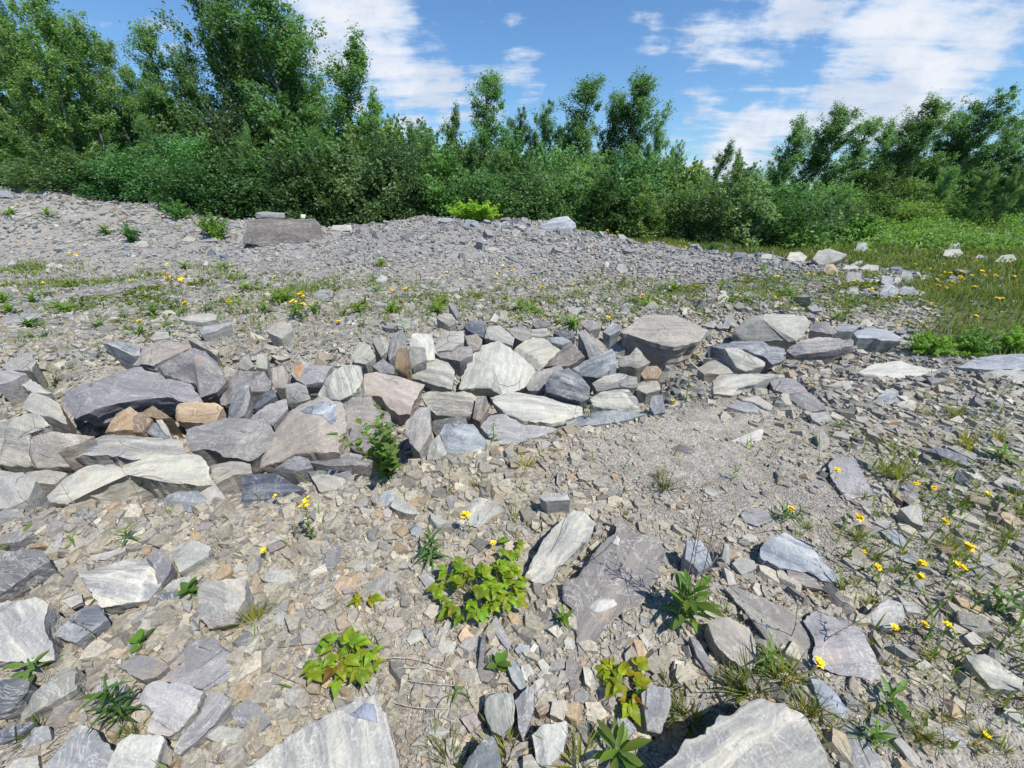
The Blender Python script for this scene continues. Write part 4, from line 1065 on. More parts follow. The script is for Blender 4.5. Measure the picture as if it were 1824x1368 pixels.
def make_chips(x, y, z, size, g, ks=5, tilt=.2, flat=(.12, .36), sink=(.1, .65)):
    """angular slate chips lying about as the ground does"""
    n = len(x); e = .12
    nx = -(height(x + e, y) - height(x - e, y)) / (2 * e); ny = -(height(x, y + e) - height(x, y - e)) / (2 * e)
    tl = g.normal(0, tilt, (n, 2)); nrm = np.stack([nx + tl[:, 0], ny + tl[:, 1], np.ones(n)], -1); nrm /= np.linalg.norm(nrm, axis=1, keepdims=True)
    ang = g.random(n) * 2 * math.pi; t = np.stack([np.cos(ang), np.sin(ang), np.zeros(n)], -1)
    t -= nrm * (t * nrm).sum(1, keepdims=True); t /= np.linalg.norm(t, axis=1, keepdims=True); bt = np.cross(nrm, t)
    asp = g.uniform(.38, .95, n); th = g.uniform(flat[0], flat[1], n) * size; k = ks
    base = (np.arange(k) / k * 2 * math.pi)[None, :] + g.uniform(-.6, .6, (n, k)) * (5 / k)
    rad = g.uniform(.66, 1.15, (n, k)) * size[:, None] * .5
    u = np.cos(base) * rad; v = np.sin(base) * rad * asp[:, None]; cen = np.stack([x, y, z], -1)
    def ring(sc, dz): return cen[:, None, :] + t[:, None, :] * (u * sc)[..., None] + bt[:, None, :] * (v * sc)[..., None] + nrm[:, None, :] * dz[..., None]
    lift = g.uniform(sink[0], sink[1], n) * th
    top = ring(g.uniform(.74, .98, (n, k)), (lift[:, None] + th[:, None] * g.uniform(.3, .62, (n, k)))); bot = ring(1.0, np.repeat((lift - th * .75)[:, None], k, 1))
    V = np.concatenate([top, bot], 1).reshape(-1, 3)
    o = (np.arange(n) * 2 * k)[:, None]; j = np.arange(k)[None, :]; jn = (j + 1) % k
    side = np.stack([o + j, o + k + j, o + k + jn, o + jn], -1).reshape(-1, 4); cap = (o + np.arange(k)[None, :])
    ci = g.choice(len(PAL), n, p=PW / PW.sum())
    # patches where one kind of stone prevails; the mound's scree is bluer, the near slope warmer
    patchy = np.clip(.5 + 1.3 * vnoise(x * .6 + 31, y * .6 + 5), 0, 1)[:, None]
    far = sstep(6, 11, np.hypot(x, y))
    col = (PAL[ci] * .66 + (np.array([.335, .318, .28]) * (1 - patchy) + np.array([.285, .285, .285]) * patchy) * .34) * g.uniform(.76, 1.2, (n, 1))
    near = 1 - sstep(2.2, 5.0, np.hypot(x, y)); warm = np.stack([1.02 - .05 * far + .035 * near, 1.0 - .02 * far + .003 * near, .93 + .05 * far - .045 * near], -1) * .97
    return V, side, cap, np.repeat(col * warm, 2 * k, 0)


def scatter(N, r0, r1, s0, big, seed, ks=5, expo=.72, am=1.25, sig=.5, **kw):
    g = np.random.default_rng(seed)
    r = r0 * np.exp(g.random(N) * math.log(r1 / r0)); a = (g.random(N) * 2 - 1) * am
    x = r * np.sin(a); y = r * np.cos(a)
    zone = vnoise(x * .8 + 7, y * .8 + 2) + .6 * vnoise(x * 2.3, y * 2.3)
    size = s0 * r ** expo * np.exp(g.normal(0, sig, N)) * np.clip(1 + 1.5 * zone, np.interp(r, [4, 8], [.38, .7]), 2.0)
    # coarse flaky scree on the mound, fine grit on the slope by the crest
    grit = np.exp(-(((x - 1.7) / 1.1) ** 2 + ((y - 2.5) / .55) ** 2)); size *= 1 - .5 * grit
    isb = g.random(N) < big; size = np.where(isb, size * g.uniform(1.6, 3.2, N), size)
    size = np.minimum(size, np.interp(r, [0, 2, 6, 10, 25], [.08, .13, .16, .15, .22]))
    z = height(x, y); s = y - crest(x)
    keep = (g.random(N) > meadow(x, y) * .93) & ~(in_mask(x, y, z) & (size > .016 * np.maximum(r, 1))) & (y < 16.2)
    return make_chips(x[keep], y[keep], z[keep], size[keep], g, ks, **kw)


def pile_fill():
    """broken lumps wedged in the gaps of the boulder pile"""
    g = np.random.default_rng(77); N = 1500; x = g.uniform(-4.6, 4.4, N); s = g.uniform(.12, 1.9, N) ** 1.0; y = crest(x) + s
    size = g.uniform(.05, .17, N) * np.clip(.6 + .12 * y, .8, 1.5)
    z = height(x, y); k = (g.random(N) < np.interp(x, [-4.6, 1, 2, 4.4], [1, 1, .5, .3])) & ~in_mask(x, y, z) & ~in_mask(x, y, z + size * .7); x, y, size = x[k], y[k], size[k]
    return make_chips(x, y, height(x, y) + g.uniform(-.03, .03, len(x)), size, g, 6, .5, (.2, .6), (.0, .5))


def spill():
    """loose lumps straggling off the pile, above it and down its tail"""
    g = np.random.default_rng(80); n1, n2, n3 = 620, 260, 240
    x = np.concatenate([g.uniform(-5.5, 4.8, n1), g.uniform(1.6, 5.2, n2), g.uniform(-4.5, -.6, n3)])
    s = np.concatenate([1.3 + 2.2 * g.random(n1) ** 1.4, g.uniform(-.5, 1.4, n2), g.uniform(-.35, .25, n3)]); y = crest(x) + s
    size = (.05 + .17 * g.random(len(x)) ** 1.8) * np.clip(.55 + .13 * y, .7, 1.5); z = height(x, y)
    k = ~in_mask(x, y, z) & ~in_mask(x, y, z + size * .5); x, y, z, size = x[k], y[k], z[k], size[k]
    return make_chips(x, y, z, size, g, 6, .38, (.18, .55), (.0, .5))


def ledge():
    """bluish broken slabs of the mound, and the band of blocks where the scree runs out into the grass"""
    g = np.random.default_rng(79); N = 420
    x = g.normal(.3, 2.6, N); y = g.normal(12.6, 1.0, N); size = .10 + .34 * g.random(N) ** 2.2
    f = g.random(150); x2 = 6.0 + 3.4 * f + g.normal(0, .35, 150); y2 = 11.6 - 3.2 * f + g.normal(0, .35, 150); s2 = .10 + .22 * g.random(150) ** 1.5
    x3 = g.uniform(-17, -6, 200); y3 = g.uniform(9, 15, 200); s3 = .10 + .26 * g.random(200) ** 2
    x, y, size = np.concatenate([x, x2, x3]), np.concatenate([y, y2, y3]), np.concatenate([size, s2, s3]); k = (y < 15.2) & ~in_mask(x, y, height(x, y)); x, y, size = x[k], y[k], size[k]
    V, s, c, col = make_chips(x, y, height(x, y), size, g, 6, .28, (.14, .42)); return V, s, c, col * np.array([.90, .94, 1.0])


def banked():
    """grit washed against the feet of the rocks"""
    g = np.random.default_rng(78); X, Y, Sz = [], [], []
    for r in ROCKS:
        if r['kw'].get('on'): continue
        W = r['foot']; c = W.mean(0); d = math.hypot(c[0], c[1])
        if d > 8: continue
        per = np.linalg.norm(np.roll(W, -1, 0) - W, axis=1).sum(); k = int(per / (.012 * d ** .8))
        i = g.integers(0, len(W), k); f = g.random(k)[:, None]; P = W[i] * (1 - f) + np.roll(W, -1, 0)[i] * f
        out = P - c; out[:, 2] = 0; out /= np.linalg.norm(out, axis=1, keepdims=True) + 1e-6
        P = P + out * np.abs(g.normal(.004, .022 * d ** .5, k))[:, None]
        X.append(P[:, 0]); Y.append(P[:, 1]); Sz.append(.0085 * d ** .72 * np.exp(g.normal(0, .5, k)))
    x, y, sz = np.concatenate(X), np.concatenate(Y), np.concatenate(Sz)
    return make_chips(x, y, height(x, y) + g.uniform(0, .012, len(x)), sz, g, 4, .4, (.2, .5))


def build_gravel():
    Vs, Fq, caps, cs, off = [], [], [], [], 0
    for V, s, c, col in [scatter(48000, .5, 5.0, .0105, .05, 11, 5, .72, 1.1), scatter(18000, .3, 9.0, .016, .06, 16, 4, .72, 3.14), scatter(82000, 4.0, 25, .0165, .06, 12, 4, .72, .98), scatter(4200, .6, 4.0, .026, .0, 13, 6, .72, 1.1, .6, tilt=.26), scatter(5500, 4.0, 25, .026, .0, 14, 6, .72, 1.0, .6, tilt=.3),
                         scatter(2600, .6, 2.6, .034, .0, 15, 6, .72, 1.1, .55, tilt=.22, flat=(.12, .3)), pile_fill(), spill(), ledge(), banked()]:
        Vs.append(V); Fq.append(s + off); caps.append(c + off); cs.append(col); off += len(V)
    F = [(4, np.concatenate(Fq))] + [(c.shape[1], c) for c in caps]
    me = np_mesh('gravel', np.concatenate(Vs), F, np.concatenate(cs), False)
    o = link('gravel', me, M['chip'])
    tag(o, 'loose grey and buff slate chips and gravel covering the ground', 'gravel', kind='stuff')


build_gravel()

# ------------------------------------------------------------------ trees and shrubs
def leaf_cloud(P, size, g, up=.35, stretch=1.5):
    """small folded leaf at every point"""
    n = len(P)
    nr = g.normal(0, 1, (n, 3)); nr[:, 2] = np.abs(nr[:, 2]) * (1 + up) + up; nr /= np.linalg.norm(nr, axis=1, keepdims=True)
    t = g.normal(0, 1, (n, 3)); t[:, 2] -= .5; t -= nr * (t * nr).sum(1, keepdims=True); t /= np.linalg.norm(t, axis=1, keepdims=True)
    b = np.cross(nr, t); s = (size * g.uniform(.6, 1.35, n))[:, None]
    V = np.stack([P - t * s * .5 * stretch, P + b * s * .42 + nr * s * .12, P + t * s * .5 * stretch, P - b * s * .42 + nr * s * .12], 1).reshape(-1, 3)
    o = (np.arange(n) * 4)[:, None]
    F = np.concatenate([o + [[0, 1, 2]], o + [[0, 2, 3]]], 0)
    return V, F


def birch(seed, H=8.0, width=.17, nleaf=8000, lean=.0, leaf=.085, bare=.14, dens=1.0, ascend=1.0):
    g = np.random.default_rng(seed); rs = random.Random(seed); mb = MB()
    def axis(h): return Vector((lean * H * h ** 1.7 + .02 * H * math.sin(h * 5 + seed), .015 * H * math.sin(h * 6 + 2 * seed), H * h))
    mb.tube([axis(i / 12) for i in range(13)], [.011 * H * (1 - .93 * i / 12) for i in range(13)], 6)
    cl, cw = [], []
    nb = int(64 * dens)
    for i in range(nb):
        h = bare + (1 - bare) * ((i + rs.random()) / nb) ** .9
        prof = (math.sin(math.pi * min(1, (1 - h) * .62 + .10)) ** .8) * (1 if h > .3 else .55 + 1.5 * h)
        L = width * H * prof * rs.uniform(.4, 1.45); a = rs.uniform(0, 2 * math.pi)
        el = rs.uniform(.55, 1.15) * ascend
        d = Vector((math.cos(a) * math.cos(el), math.sin(a) * math.cos(el), math.sin(el))); p0 = axis(h * .93)
        if L > .05 * H: mb.tube([p0, p0 + d * L * .55, p0 + d * L + Vector((lean * L, 0, .05 * L))], [.0032 * H, .002 * H, .0008 * H], 4)
        k = max(2, int(L / .28))
        for j in range(k):
            s = .25 + .85 * (j + rs.random()) / k
            q = p0 + d * L * s + Vector((rs.gauss(0, .10) + lean * .4 * s * L, rs.gauss(0, .10), rs.gauss(0, .08) - .05 * s))
            cl.append(tuple(q)); cw.append(rs.uniform(.4, 1.6) * (1.15 - .35 * s))
    cl = np.array(cl); cw = np.array(cw); pick = g.choice(len(cl), nleaf, p=cw / cw.sum())
    P = cl[pick] + g.normal(0, 1, (nleaf, 3)) * np.array([.115, .115, .15]) * (H / 8) * (.5 + .9 * g.random(len(cl)))[pick][:, None]
    P = P[P[:, 2] > .25]
    V, F = leaf_cloud(P, leaf, g)
    return mb.mesh('trunk'), np_mesh('crown', V, [(3, F)], None, False)


def alder(seed, H=3.0, W=1.3, nleaf=9000, leaf=.095, nlobe=18):
    """bushy shrub: many leafy lobes on leaning stems, with loose shoots breaking the outline"""
    g = np.random.default_rng(seed); rs = random.Random(seed); mb = MB(); Ps, Ns = [], []
    lobes = []
    for i in range(nlobe):
        a = i * 2.399 + rs.uniform(-.4, .4); q = math.sqrt((i + .5) / nlobe); out = W * q * rs.uniform(.75, 1.0)
        h = H * (.93 - .50 * q * q) * rs.uniform(.72, 1.02); lobes.append((Vector((math.cos(a) * out, math.sin(a) * out, h)), rs.uniform(.30, .52) * W / 1.3))
        if q > .45: lobes.append((Vector((math.cos(a + .5) * out * 1.05, math.sin(a + .5) * out * 1.05, h * rs.uniform(.3, .55))), rs.uniform(.34, .5)))
        if q > .6: lobes.append((Vector((math.cos(a - .5) * out * 1.0, math.sin(a - .5) * out * 1.0, h * rs.uniform(.08, .25))), rs.uniform(.3, .42)))
    for c, r in lobes:
        b0 = Vector((c.x * .12, c.y * .12, 0)); mid = b0.lerp(c, .5) + Vector((c.x * .1, c.y * .1, 0)); mb.tube([b0, mid, c], [.02, .012, .004], 5)
    wts = np.array([r * r for _, r in lobes]); cnt = (nleaf * .80 * wts / wts.sum()).astype(int)
    for (c, r), k in zip(lobes, cnt):
        v = g.normal(0, 1, (k, 3)); v[:, 2] += .25; v /= np.linalg.norm(v, axis=1, keepdims=True)
        rad = r * (1 - .6 * g.random(k) ** 2.0) * (1 + .34 * np.sin(v[:, 0] * 7 + seed) * np.sin(v[:, 1] * 6) + .15 * np.sin(v[:, 2] * 9 + c.x * 5))
        Ps.append(np.array(c) + v * rad[:, None] * np.array([1, 1, .85])); Ns.append(v)
    for i in range(70):                                   # shoots
        c, r = lobes[rs.randrange(len(lobes))]; d = Vector((rs.gauss(0, .5), rs.gauss(0, .5), 1)).normalized(); L = rs.uniform(.2, .65); p0 = c + d * r * .75
        mb.tube([p0, p0 + d * L], [.004, .002], 4); k = int(nleaf * .2 / 70)
        s = g.random(k); Ps.append(np.array(p0) + np.outer(s * L, np.array(d)) + g.normal(0, .045, (k, 3))); Ns.append(g.normal(0, 1, (k, 3)))
    P = np.concatenate(Ps); P = P[P[:, 2] > .02]
    V, F = leaf_cloud(P, leaf, g, .25)
    return mb.mesh('woody_stem'), np_mesh('crown', V, [(3, F)], None, False)


BIRCH = [birch(101, width=.18, nleaf=19000, lean=.05, leaf=.068), birch(102, width=.15, nleaf=16000, lean=.03, dens=.9, leaf=.068), birch(103, width=.22, nleaf=23000, lean=.07, leaf=.068), birch(104, width=.13, nleaf=12000, lean=.09, dens=.75, bare=.18, leaf=.07),
         birch(105, width=.26, nleaf=26000, lean=.04, bare=.05, ascend=.9, leaf=.075)]


def bush(seed, H=.9, W=.5, nleaf=2600, leaf=.05, nst=30):
    """small ragged bush: upright leafy shoots from one foot"""
    g = np.random.default_rng(seed); rs = random.Random(seed); mb = MB(); Ps = []
    for i in range(nst):
        a = rs.uniform(0, 6.283); q = math.sqrt(rs.random()); h = H * rs.uniform(.45, 1.05) * (1 - .35 * q * q); tip = Vector((math.cos(a) * W * q, math.sin(a) * W * q, h))
        mid = tip * .5 + Vector((-tip.x * .15, -tip.y * .15, .04)); mb.tube([(0, 0, 0), mid, tip], [.007, .004, .0015], 4); k = nleaf // nst
        s = .15 + .87 * g.random(k); B = np.where(s[:, None] < .5, np.outer(s * 2, np.array(mid)), np.array(mid) + np.outer(s * 2 - 1, np.array(tip - mid)))
        Ps.append(B + g.normal(0, .045, (k, 3)) * (1.3 - .8 * s)[:, None])
    P = np.concatenate(Ps); P = P[P[:, 2] > .01]; V, F = leaf_cloud(P, leaf, g, .3, 1.9)
    return mb.mesh('woody_stem'), np_mesh('crown', V, [(3, F)], None, False)


BUSH = [bush(301), bush(302, W=.62, nst=40, nleaf=3400), bush(303, H=1.1, W=.45, nleaf=2400), bush(304, H=.7, W=.8, nst=50, nleaf=4200, leaf=.055)]
ALDER = [alder(201), alder(202, W=1.6, nleaf=11000, nlobe=20, leaf=.08), alder(203, H=3.2, W=1.25, leaf=.11, nlobe=12, nleaf=7000), alder(204, H=2.8, W=1.75, nleaf=12000, nlobe=22, leaf=.088), alder(205, W=1.4, nlobe=9, nleaf=7500, leaf=.10), alder(206, H=3.4, W=1.1, nlobe=10, nleaf=8000, leaf=.072)]


def stand(kind, meshes, mats, loc, scale, rz, color, names):
    root = bpy.data.objects.new(kind, None); C.objects.link(root); root.location = loc; root.rotation_euler = (0, 0, rz); root.scale = scale
    for me, mt, nm in zip(meshes, mats, names):
        o = link(nm, me, mt, root); o.color = color
    return root


ORD = 'first second third fourth fifth sixth seventh eighth ninth tenth eleventh twelfth thirteenth fourteenth fifteenth sixteenth seventeenth eighteenth nineteenth twentieth'.split()
def nth(i):
    if i < 20: return ORD[i]
    return ['twenty', 'thirty', 'forty', 'fifty', 'sixty'][(i + 1) // 10 - 2] + ('-' + ORD[(i + 1) % 10 - 1] if (i + 1) % 10 else '').replace('-', '-') if (i + 1) % 10 else ['twentieth', 'thirtieth', 'fortieth', 'fiftieth', 'sixtieth'][(i + 1) // 10 - 2]


def column_x(px, py, Y):
    d = pix_dir(px, py); return d[0] * Y / d[1]


def top_z(py, Y):
    d = pix_dir(CX, py); return EYE + d[2] * Y / d[1]


# column of the photograph, row of the tree's top, distance, variant, width factor, colour factor
TREES = [(-70, -90, 16.5, 2, 1.0, (.75, .8, .8)), (12, -70, 18, 0, .9, (.7, .8, .8)), (85, -25, 15.8, 4, .9, (1.35, 1.3, 1.0)), (40, 60, 15.5, 2, .9, (1.3, 1.25, 1.0)), (150, 25, 16.4, 2, .85, (1.2, 1.2, 1.0)), (205, 60, 17.5, 1, 1.0, (1.1, 1.1, 1.0)), (250, 110, 18.5, 0, .9, (1.0, 1.05, 1.0)),
         (285, 30, 19.5, 1, .95, (1.0, 1.1, 1.1)), (330, 75, 20, 2, .9, (.95, 1.05, 1.05)), (388, -65, 20, 2, 1.05, (.7, .82, .85)), (440, 20, 22, 0, 1.0, (.75, .85, .85)), (490, -55, 20, 0, 1.15, (.72, .86, .85)), (520, 40, 21, 2, .9, (.8, .9, .9)), (560, 150, 21.5, 4, .8, (.9, 1.0, 1.0)),
         (600, 45, 19, 3, 1.25, (.95, 1.08, 1.05)), (646, 150, 17.5, 3, .9, (1.0, 1.1, 1.0)), (690, 215, 22, 4, .7, (.8, .95, .95)),
         (735, 225, 22, 4, .8, (.72, .88, .88)), (795, 182, 22, 3, .9, (.8, .95, .95)), (868, 120, 22, 1, 1.2, (.9, 1.05, 1.0)), (912, 200, 23, 4, .8, (.68, .82, .88)), (958, 192, 23, 4, .85, (.66, .8, .86)), (1000, 215, 24, 4, .7, (.7, .85, .9)),
         (1038, 130, 22, 1, 1.25, (.8, .95, .95)), (1082, 165, 23, 2, .8, (.8, .95, .95)), (1128, 122, 22, 0, 1.15, (.85, 1.0, .95)), (1160, 215, 25, 4, .7, (.85, 1.0, .95)), (1200, 255, 27, 4, .7, (1.0, 1.1, 1.0)), (1240, 290, 30, 4, .7, (1.05, 1.1, 1.0)), (1278, 248, 24, 3, 1.2, (.7, .85, .9)),
         (1310, 262, 25, 3, .9, (.75, .9, .9)), (1345, 300, 30, 4, .8, (.85, 1.0, 1.0)), (1385, 270, 27, 4, .7, (.8, .95, .95)), (1408, 198, 24, 3, 1.15, (.85, 1.0, .95)), (1445, 240, 25, 2, .8, (.8, .95, .9)), (1482, 180, 24, 0, 1.1, (.75, .9, .9)), (1535, 205, 25, 1, 1.1, (.9, 1.05, 1.0)), (1570, 205, 26, 3, 1.2, (.9, 1.05, 1.0)),
         (1605, 215, 24, 2, .9, (1.0, 1.1, 1.0)), (1645, 165, 24, 0, 1.1, (1.05, 1.12, 1.0)), (1690, 205, 26, 2, 1.0, (.75, .88, .9)), (1728, 168, 25, 4, .9, (.68, .84, .9)), (1778, 205, 26, 2, 1.0, (.72, .86, .92)), (1825, 230, 24, 4, .9, (.85, .98, .95)), (1880, 240, 22, 2, 1.0, (.95, 1.05, 1.0)), (1760, 300, 21, 4, .7, (1.15, 1.15, .95)), (1690, 300, 22, 4, .7, (1.0, 1.08, 1.0)), (1820, 290, 20, 4, .6, (1.1, 1.1, .9)),
         (120, 190, 15.9, 3, .8, (1.25, 1.2, 1.0)), (262, 200, 16.3, 1, .7, (1.1, 1.15, 1.0)), (432, 215, 16.5, 3, .8, (1.0, 1.1, 1.05)), (562, 222, 16.3, 1, .7, (1.1, 1.15, 1.1)), (716, 212, 17, 3, .9, (.95, 1.05, 1.0)), (762, 232, 17.2, 1, .7, (1.1, 1.15, 1.0)), (832, 240, 17.6, 3, .9, (1.0, 1.1, 1.05)), (884, 258, 17, 1, .8, (1.1, 1.15, 1.1)), (1052, 272, 17, 3, .9, (1.1, 1.15, 1.0)), (1182, 278, 17, 1, .8, (1.15, 1.2, 1.05)), (1258, 300, 16.5, 3, .9, (1.1, 1.1, 1.0)), (1340, 318, 16, 1, .8, (1.15, 1.15, 1.0)), (1452, 318, 16.5, 3, .9, (1.1, 1.15, 1.0))]


def build_trees():
    rs = random.Random(5)
    info = []
    for i, (px, py, Y, v, wf, tint) in enumerate(TREES):
        x = column_x(px, (py + 300) / 2, Y); g0 = gz(x, Y) - .05; H = top_z(py, Y) - g0
        s = H / 8.0
        wf = wf * (1.18 if px > 1340 else .98 if px > 680 else 1.0)
        root = stand('birch_tree', BIRCH[v], (M['bark'], M['leaf']), (x, Y, g0), (s * wf * 1.12, s * wf * 1.12, s), rs.uniform(-.7, .7), (*[v * .75 + .28 for v in tint], 1), ('trunk', 'crown'))
        info.append((px, root, tint, wf, H))
    info.sort(key=lambda t: t[0])
    for i, (px, root, tint, wf, H) in enumerate(info):
        shade = 'bright green' if tint[0] > 1.05 else 'dark green' if tint[0] < .8 else 'mid green'
        form = 'tall' if H > 7 else 'short' if H < 5 else ''
        tag(root, ('%s %s leafy tree above the thicket, %s from the left edge' % (shade, form, nth(i))).replace('  ', ' '), 'tree', 'trees behind the thicket')


build_trees()


def build_thicket():
    rs = random.Random(9)
    bl_x = [-250, 0, 180, 350, 450, 620, 800, 1000, 1100, 1250, 1400, 1480, 1560, 1700, 1950]
    bl_y = [14.5, 15.6, 15.8, 15.6, 15.3, 15.7, 16.2, 16.2, 15.6, 14.6, 14.2, 14.8, 20, 23, 24]
    tp_x = [-250, 0, 200, 400, 600, 680, 800, 900, 1000, 1100, 1200, 1300, 1400, 1490, 1580, 1950]
    rows = [(0.0, [250, 255, 265, 262, 255, 245, 290, 300, 305, 312, 318, 340, 352, 372, 340, 330], 62, 'front row'),
            (1.7, [190, 195, 215, 225, 230, 215, 245, 270, 285, 292, 300, 318, 338, 345, 320, 310], 66, 'middle row'),
            (3.8, [150, 155, 175, 190, 215, 205, 232, 255, 262, 272, 285, 292, 305, 310, 300, 290], 74, 'back row')]
    for dy, tops, step, rname in rows:
        px = -130 + rs.uniform(0, 20); lst = []
        while px < 1900:
            Y = np.interp(px, bl_x, bl_y) + dy + rs.uniform(-.5, .6)
            ty = np.interp(px, tp_x, tops) + rs.uniform(-26, 22)
            x = column_x(px, (ty + 400) / 2, Y); g0 = gz(x, Y) - .04; H = max(1.2, top_z(ty, Y) - g0)
            v = rs.randrange(6); s = H / 3.0; w = min(1.3, max(.75, s ** .5)) * rs.uniform(.85, 1.1)
            br = rs.uniform(.62, 1.35) * (1.2 if px < 250 else 1.0)
            root = stand('alder_shrub', ALDER[v], (M['darkbark'], M['shrub']), (x, Y, g0), (w, w, s), rs.uniform(0, 6.28), (br * rs.uniform(.78, 1.25), br, br * rs.uniform(.75, 1.35), 1), ('woody_stem', 'crown'))
            lst.append((px, root)); px += step * rs.uniform(.75, 1.2) * (1.0 if px < 1500 else .9)
        for i, (px, root) in enumerate(lst):
            tag(root, 'green alder shrub in the %s of the thicket, %s from the left' % (rname, nth(i)), 'shrub', 'shrubs of the thicket')
    # lone bushes at the thicket's foot: column, top row, base row, colour, label
    for px, ty, by, tint, v, lab in [(388, 372, 428, (1.9, 1.75, 1.0), 0, 'bright green young bush on the gravel beside the lone squared block'),
                                     (236, 392, 432, (1.1, 1.3, 1.1), 2, 'small grey-green sapling standing on the gravel bank'),
                                     (320, 352, 392, (1.2, 1.3, 1.0), 1, 'low green bush where gravel bank meets thicket'),
                                     (75, 290, 335, (1.3, 1.3, 1.0), 1, 'low bush on top of the gravel bank by the photo edge'),
                                     (845, 352, 394, (3.0, 2.6, .9), 3, 'rounded yellow-green bush on the rim of the scree mound'),
                                     (1165, 370, 412, (1.4, 1.6, 1.5), 2, 'grey-green sapling beside the flowery grass strip'),
                                     (1270, 428, 448, (1.3, 1.4, 1.3), 0, 'small dark green bush in grass at the scree edge'),
                                     (1430, 392, 440, (1.0, 1.1, 1.0), 1, 'low dark bush leaning out of the thicket corner'),
                                     (1500, 372, 430, (1.4, 1.4, 1.0), 3, 'light green bush at the end of the thicket'),
                                     (1655, 590, 632, (1.9, 1.8, .9), 3, 'low dark green bush behind the crest bedrock slab'),
                                     (1722, 580, 634, (1.2, 1.2, .8), 1, 'dark leafy bush in the hollow behind the bedrock crest'),
                                     (1795, 575, 628, (1.7, 1.6, .9), 0, 'green bush in the hollow at the photo edge')]:
        P = hit(px, by)[0]; H = top_z(ty, P[1]) - P[2]; s = H / (.9, .9, 1.1, .7)[v]
        w = s * (1.2 if px == 845 else .95)
        root = stand('low_bush', BUSH[v], (M['darkbark'], M['shrub']), (P[0], P[1], P[2] - .02), (w, w, s), rs.uniform(0, 6), (*tint, 1), ('woody_stem', 'crown'))
        tag(root, lab, 'bush', 'low bushes at the thicket foot')


build_thicket()


# ------------------------------------------------------------------ small plants
def leaf_mesh(name, L, W, droop, tooth=0.0, prof=None, seg=8, fold=.3):
    mb = MB(); mb.leaf((0, 0, 0), (1, 0, 0), (0, 0, 1), L, W, fold, droop, seg, prof, tooth); return mb.mesh(name)


LEAF = dict(
    rasp=leaf_mesh('leaf', .085, .055, .22, .06, lambda s: max(0, math.sin(math.pi * min(1, s ** .62 * .985 + .015))) ** .95, 12),
    oval=leaf_mesh('leaf', .06, .032, .15, 0, None, 6),
    lance=leaf_mesh('leaf', .14, .024, .55, 0, lambda s: min(1, s * 3 + .3) * (1 - s ** 2.2), 7, .35),
    spoon=leaf_mesh('leaf', .15, .042, .35, 0, lambda s: (.25 + .75 * sstep(.1, .6, s)) * (1 - s ** 4), 8, .3),
    small=leaf_mesh('leaf', .045, .012, .3, 0, None, 4),
)


def flower_mesh(n=5, r=.012, cup=.25):
    mb = MB()
    for k in range(n):
        a = 2 * math.pi * k / n; d = (math.cos(a), math.sin(a), cup)
        mb.leaf((0, 0, 0), d, (0, 0, 1), r, r * .58, .1, .1, 3)
    mb.tube([(0, 0, 0), (0, 0, r * .3)], [r * .25, r * .15], 5)
    return mb.mesh('flower')


FLOWER = [flower_mesh(5), flower_mesh(6, .012, .5), flower_mesh(5, .010, .9)]


def part_at(name, me, mat, root, loc, d, roll=0.0, s=1.0, color=None):
    """a part whose own x axis points along d"""
    d = Vector(d).normalized(); z = Vector((0, 0, 1)); y = z.cross(d)
    y = y.normalized() if y.length > 1e-5 else Vector((0, 1, 0)); zz = d.cross(y)
    m = Matrix((d, y, zz)).transposed() @ Matrix.Rotation(roll, 3, 'X')
    o = link(name, me, mat, root); o.matrix_local = Matrix.Translation(Vector(loc)) @ m.to_4x4() @ Matrix.Scale(s, 4)
    if color: o.color = color
    return o


def root_at(kind, P, rz=0.0, s=1.0):
    r = bpy.data.objects.new(kind, None); C.objects.link(r); r.location = P; r.rotation_euler = (0, 0, rz); r.scale = (s, s, s); return r


_cache = {}
def stem_meshes(v):
    """stalk and fine leaves of a flowering weed of unit height .3 m; heads say where the blossoms sit"""
    if ('w', v) in _cache: return _cache[('w', v)]
    rs = random.Random(900 + v); st = MB(); fo = MB(); heads = []
    bend = Vector((rs.uniform(-.04, .04), rs.uniform(-.04, .04), 0))
    def ax(s): return Vector((0, 0, .3 * s)) + bend * (s * s)
    st.tube([ax(i / 6) for i in range(7)], [.0022 - .0012 * i / 6 for i in range(7)], 5)
    for i in range(22):
        s = .05 + .85 * i / 22; a = i * 2.4; L = rs.uniform(.02, .042) * (1.25 - .6 * s)
        fo.leaf(ax(s), (math.cos(a), math.sin(a), .5), (0, 0, 1), L, L * .36, .2, .2, 3)
    for i in range(7):
        a = i * 2.4 + rs.random(); rr = rs.uniform(.006, .034); s = rs.uniform(.72, .9)
        tip = ax(1) + Vector((math.cos(a) * rr, math.sin(a) * rr, rs.uniform(-.03, .012))); st.tube([ax(s), tip], [.001, .0007], 4); heads.append(tip)
    _cache[('w', v)] = (st.mesh('stem'), fo.mesh('foliage'), heads); return _cache[('w', v)]


def wort(P, h, nfl, rs, fs=1.0):
    v = rs.randrange(5); st, fo, heads = stem_meshes(v); s = h / .3
    r = root_at('yellow_wildflower', P, rs.uniform(0, 6.28), s)
    link('stem', st, M['stem'], r); f = link('foliage', fo, M['herb'], r); f.color = (1.2, 1.1, .9, 1)
    for k in range(min(nfl, len(heads))):
        part_at('flower', FLOWER[rs.randrange(3)], M['petal'], r, heads[k], (1, rs.uniform(-.5, .5), rs.uniform(-.5, .3)), rs.uniform(-.4, .4), fs / s * rs.uniform(.85, 1.25))
    return r


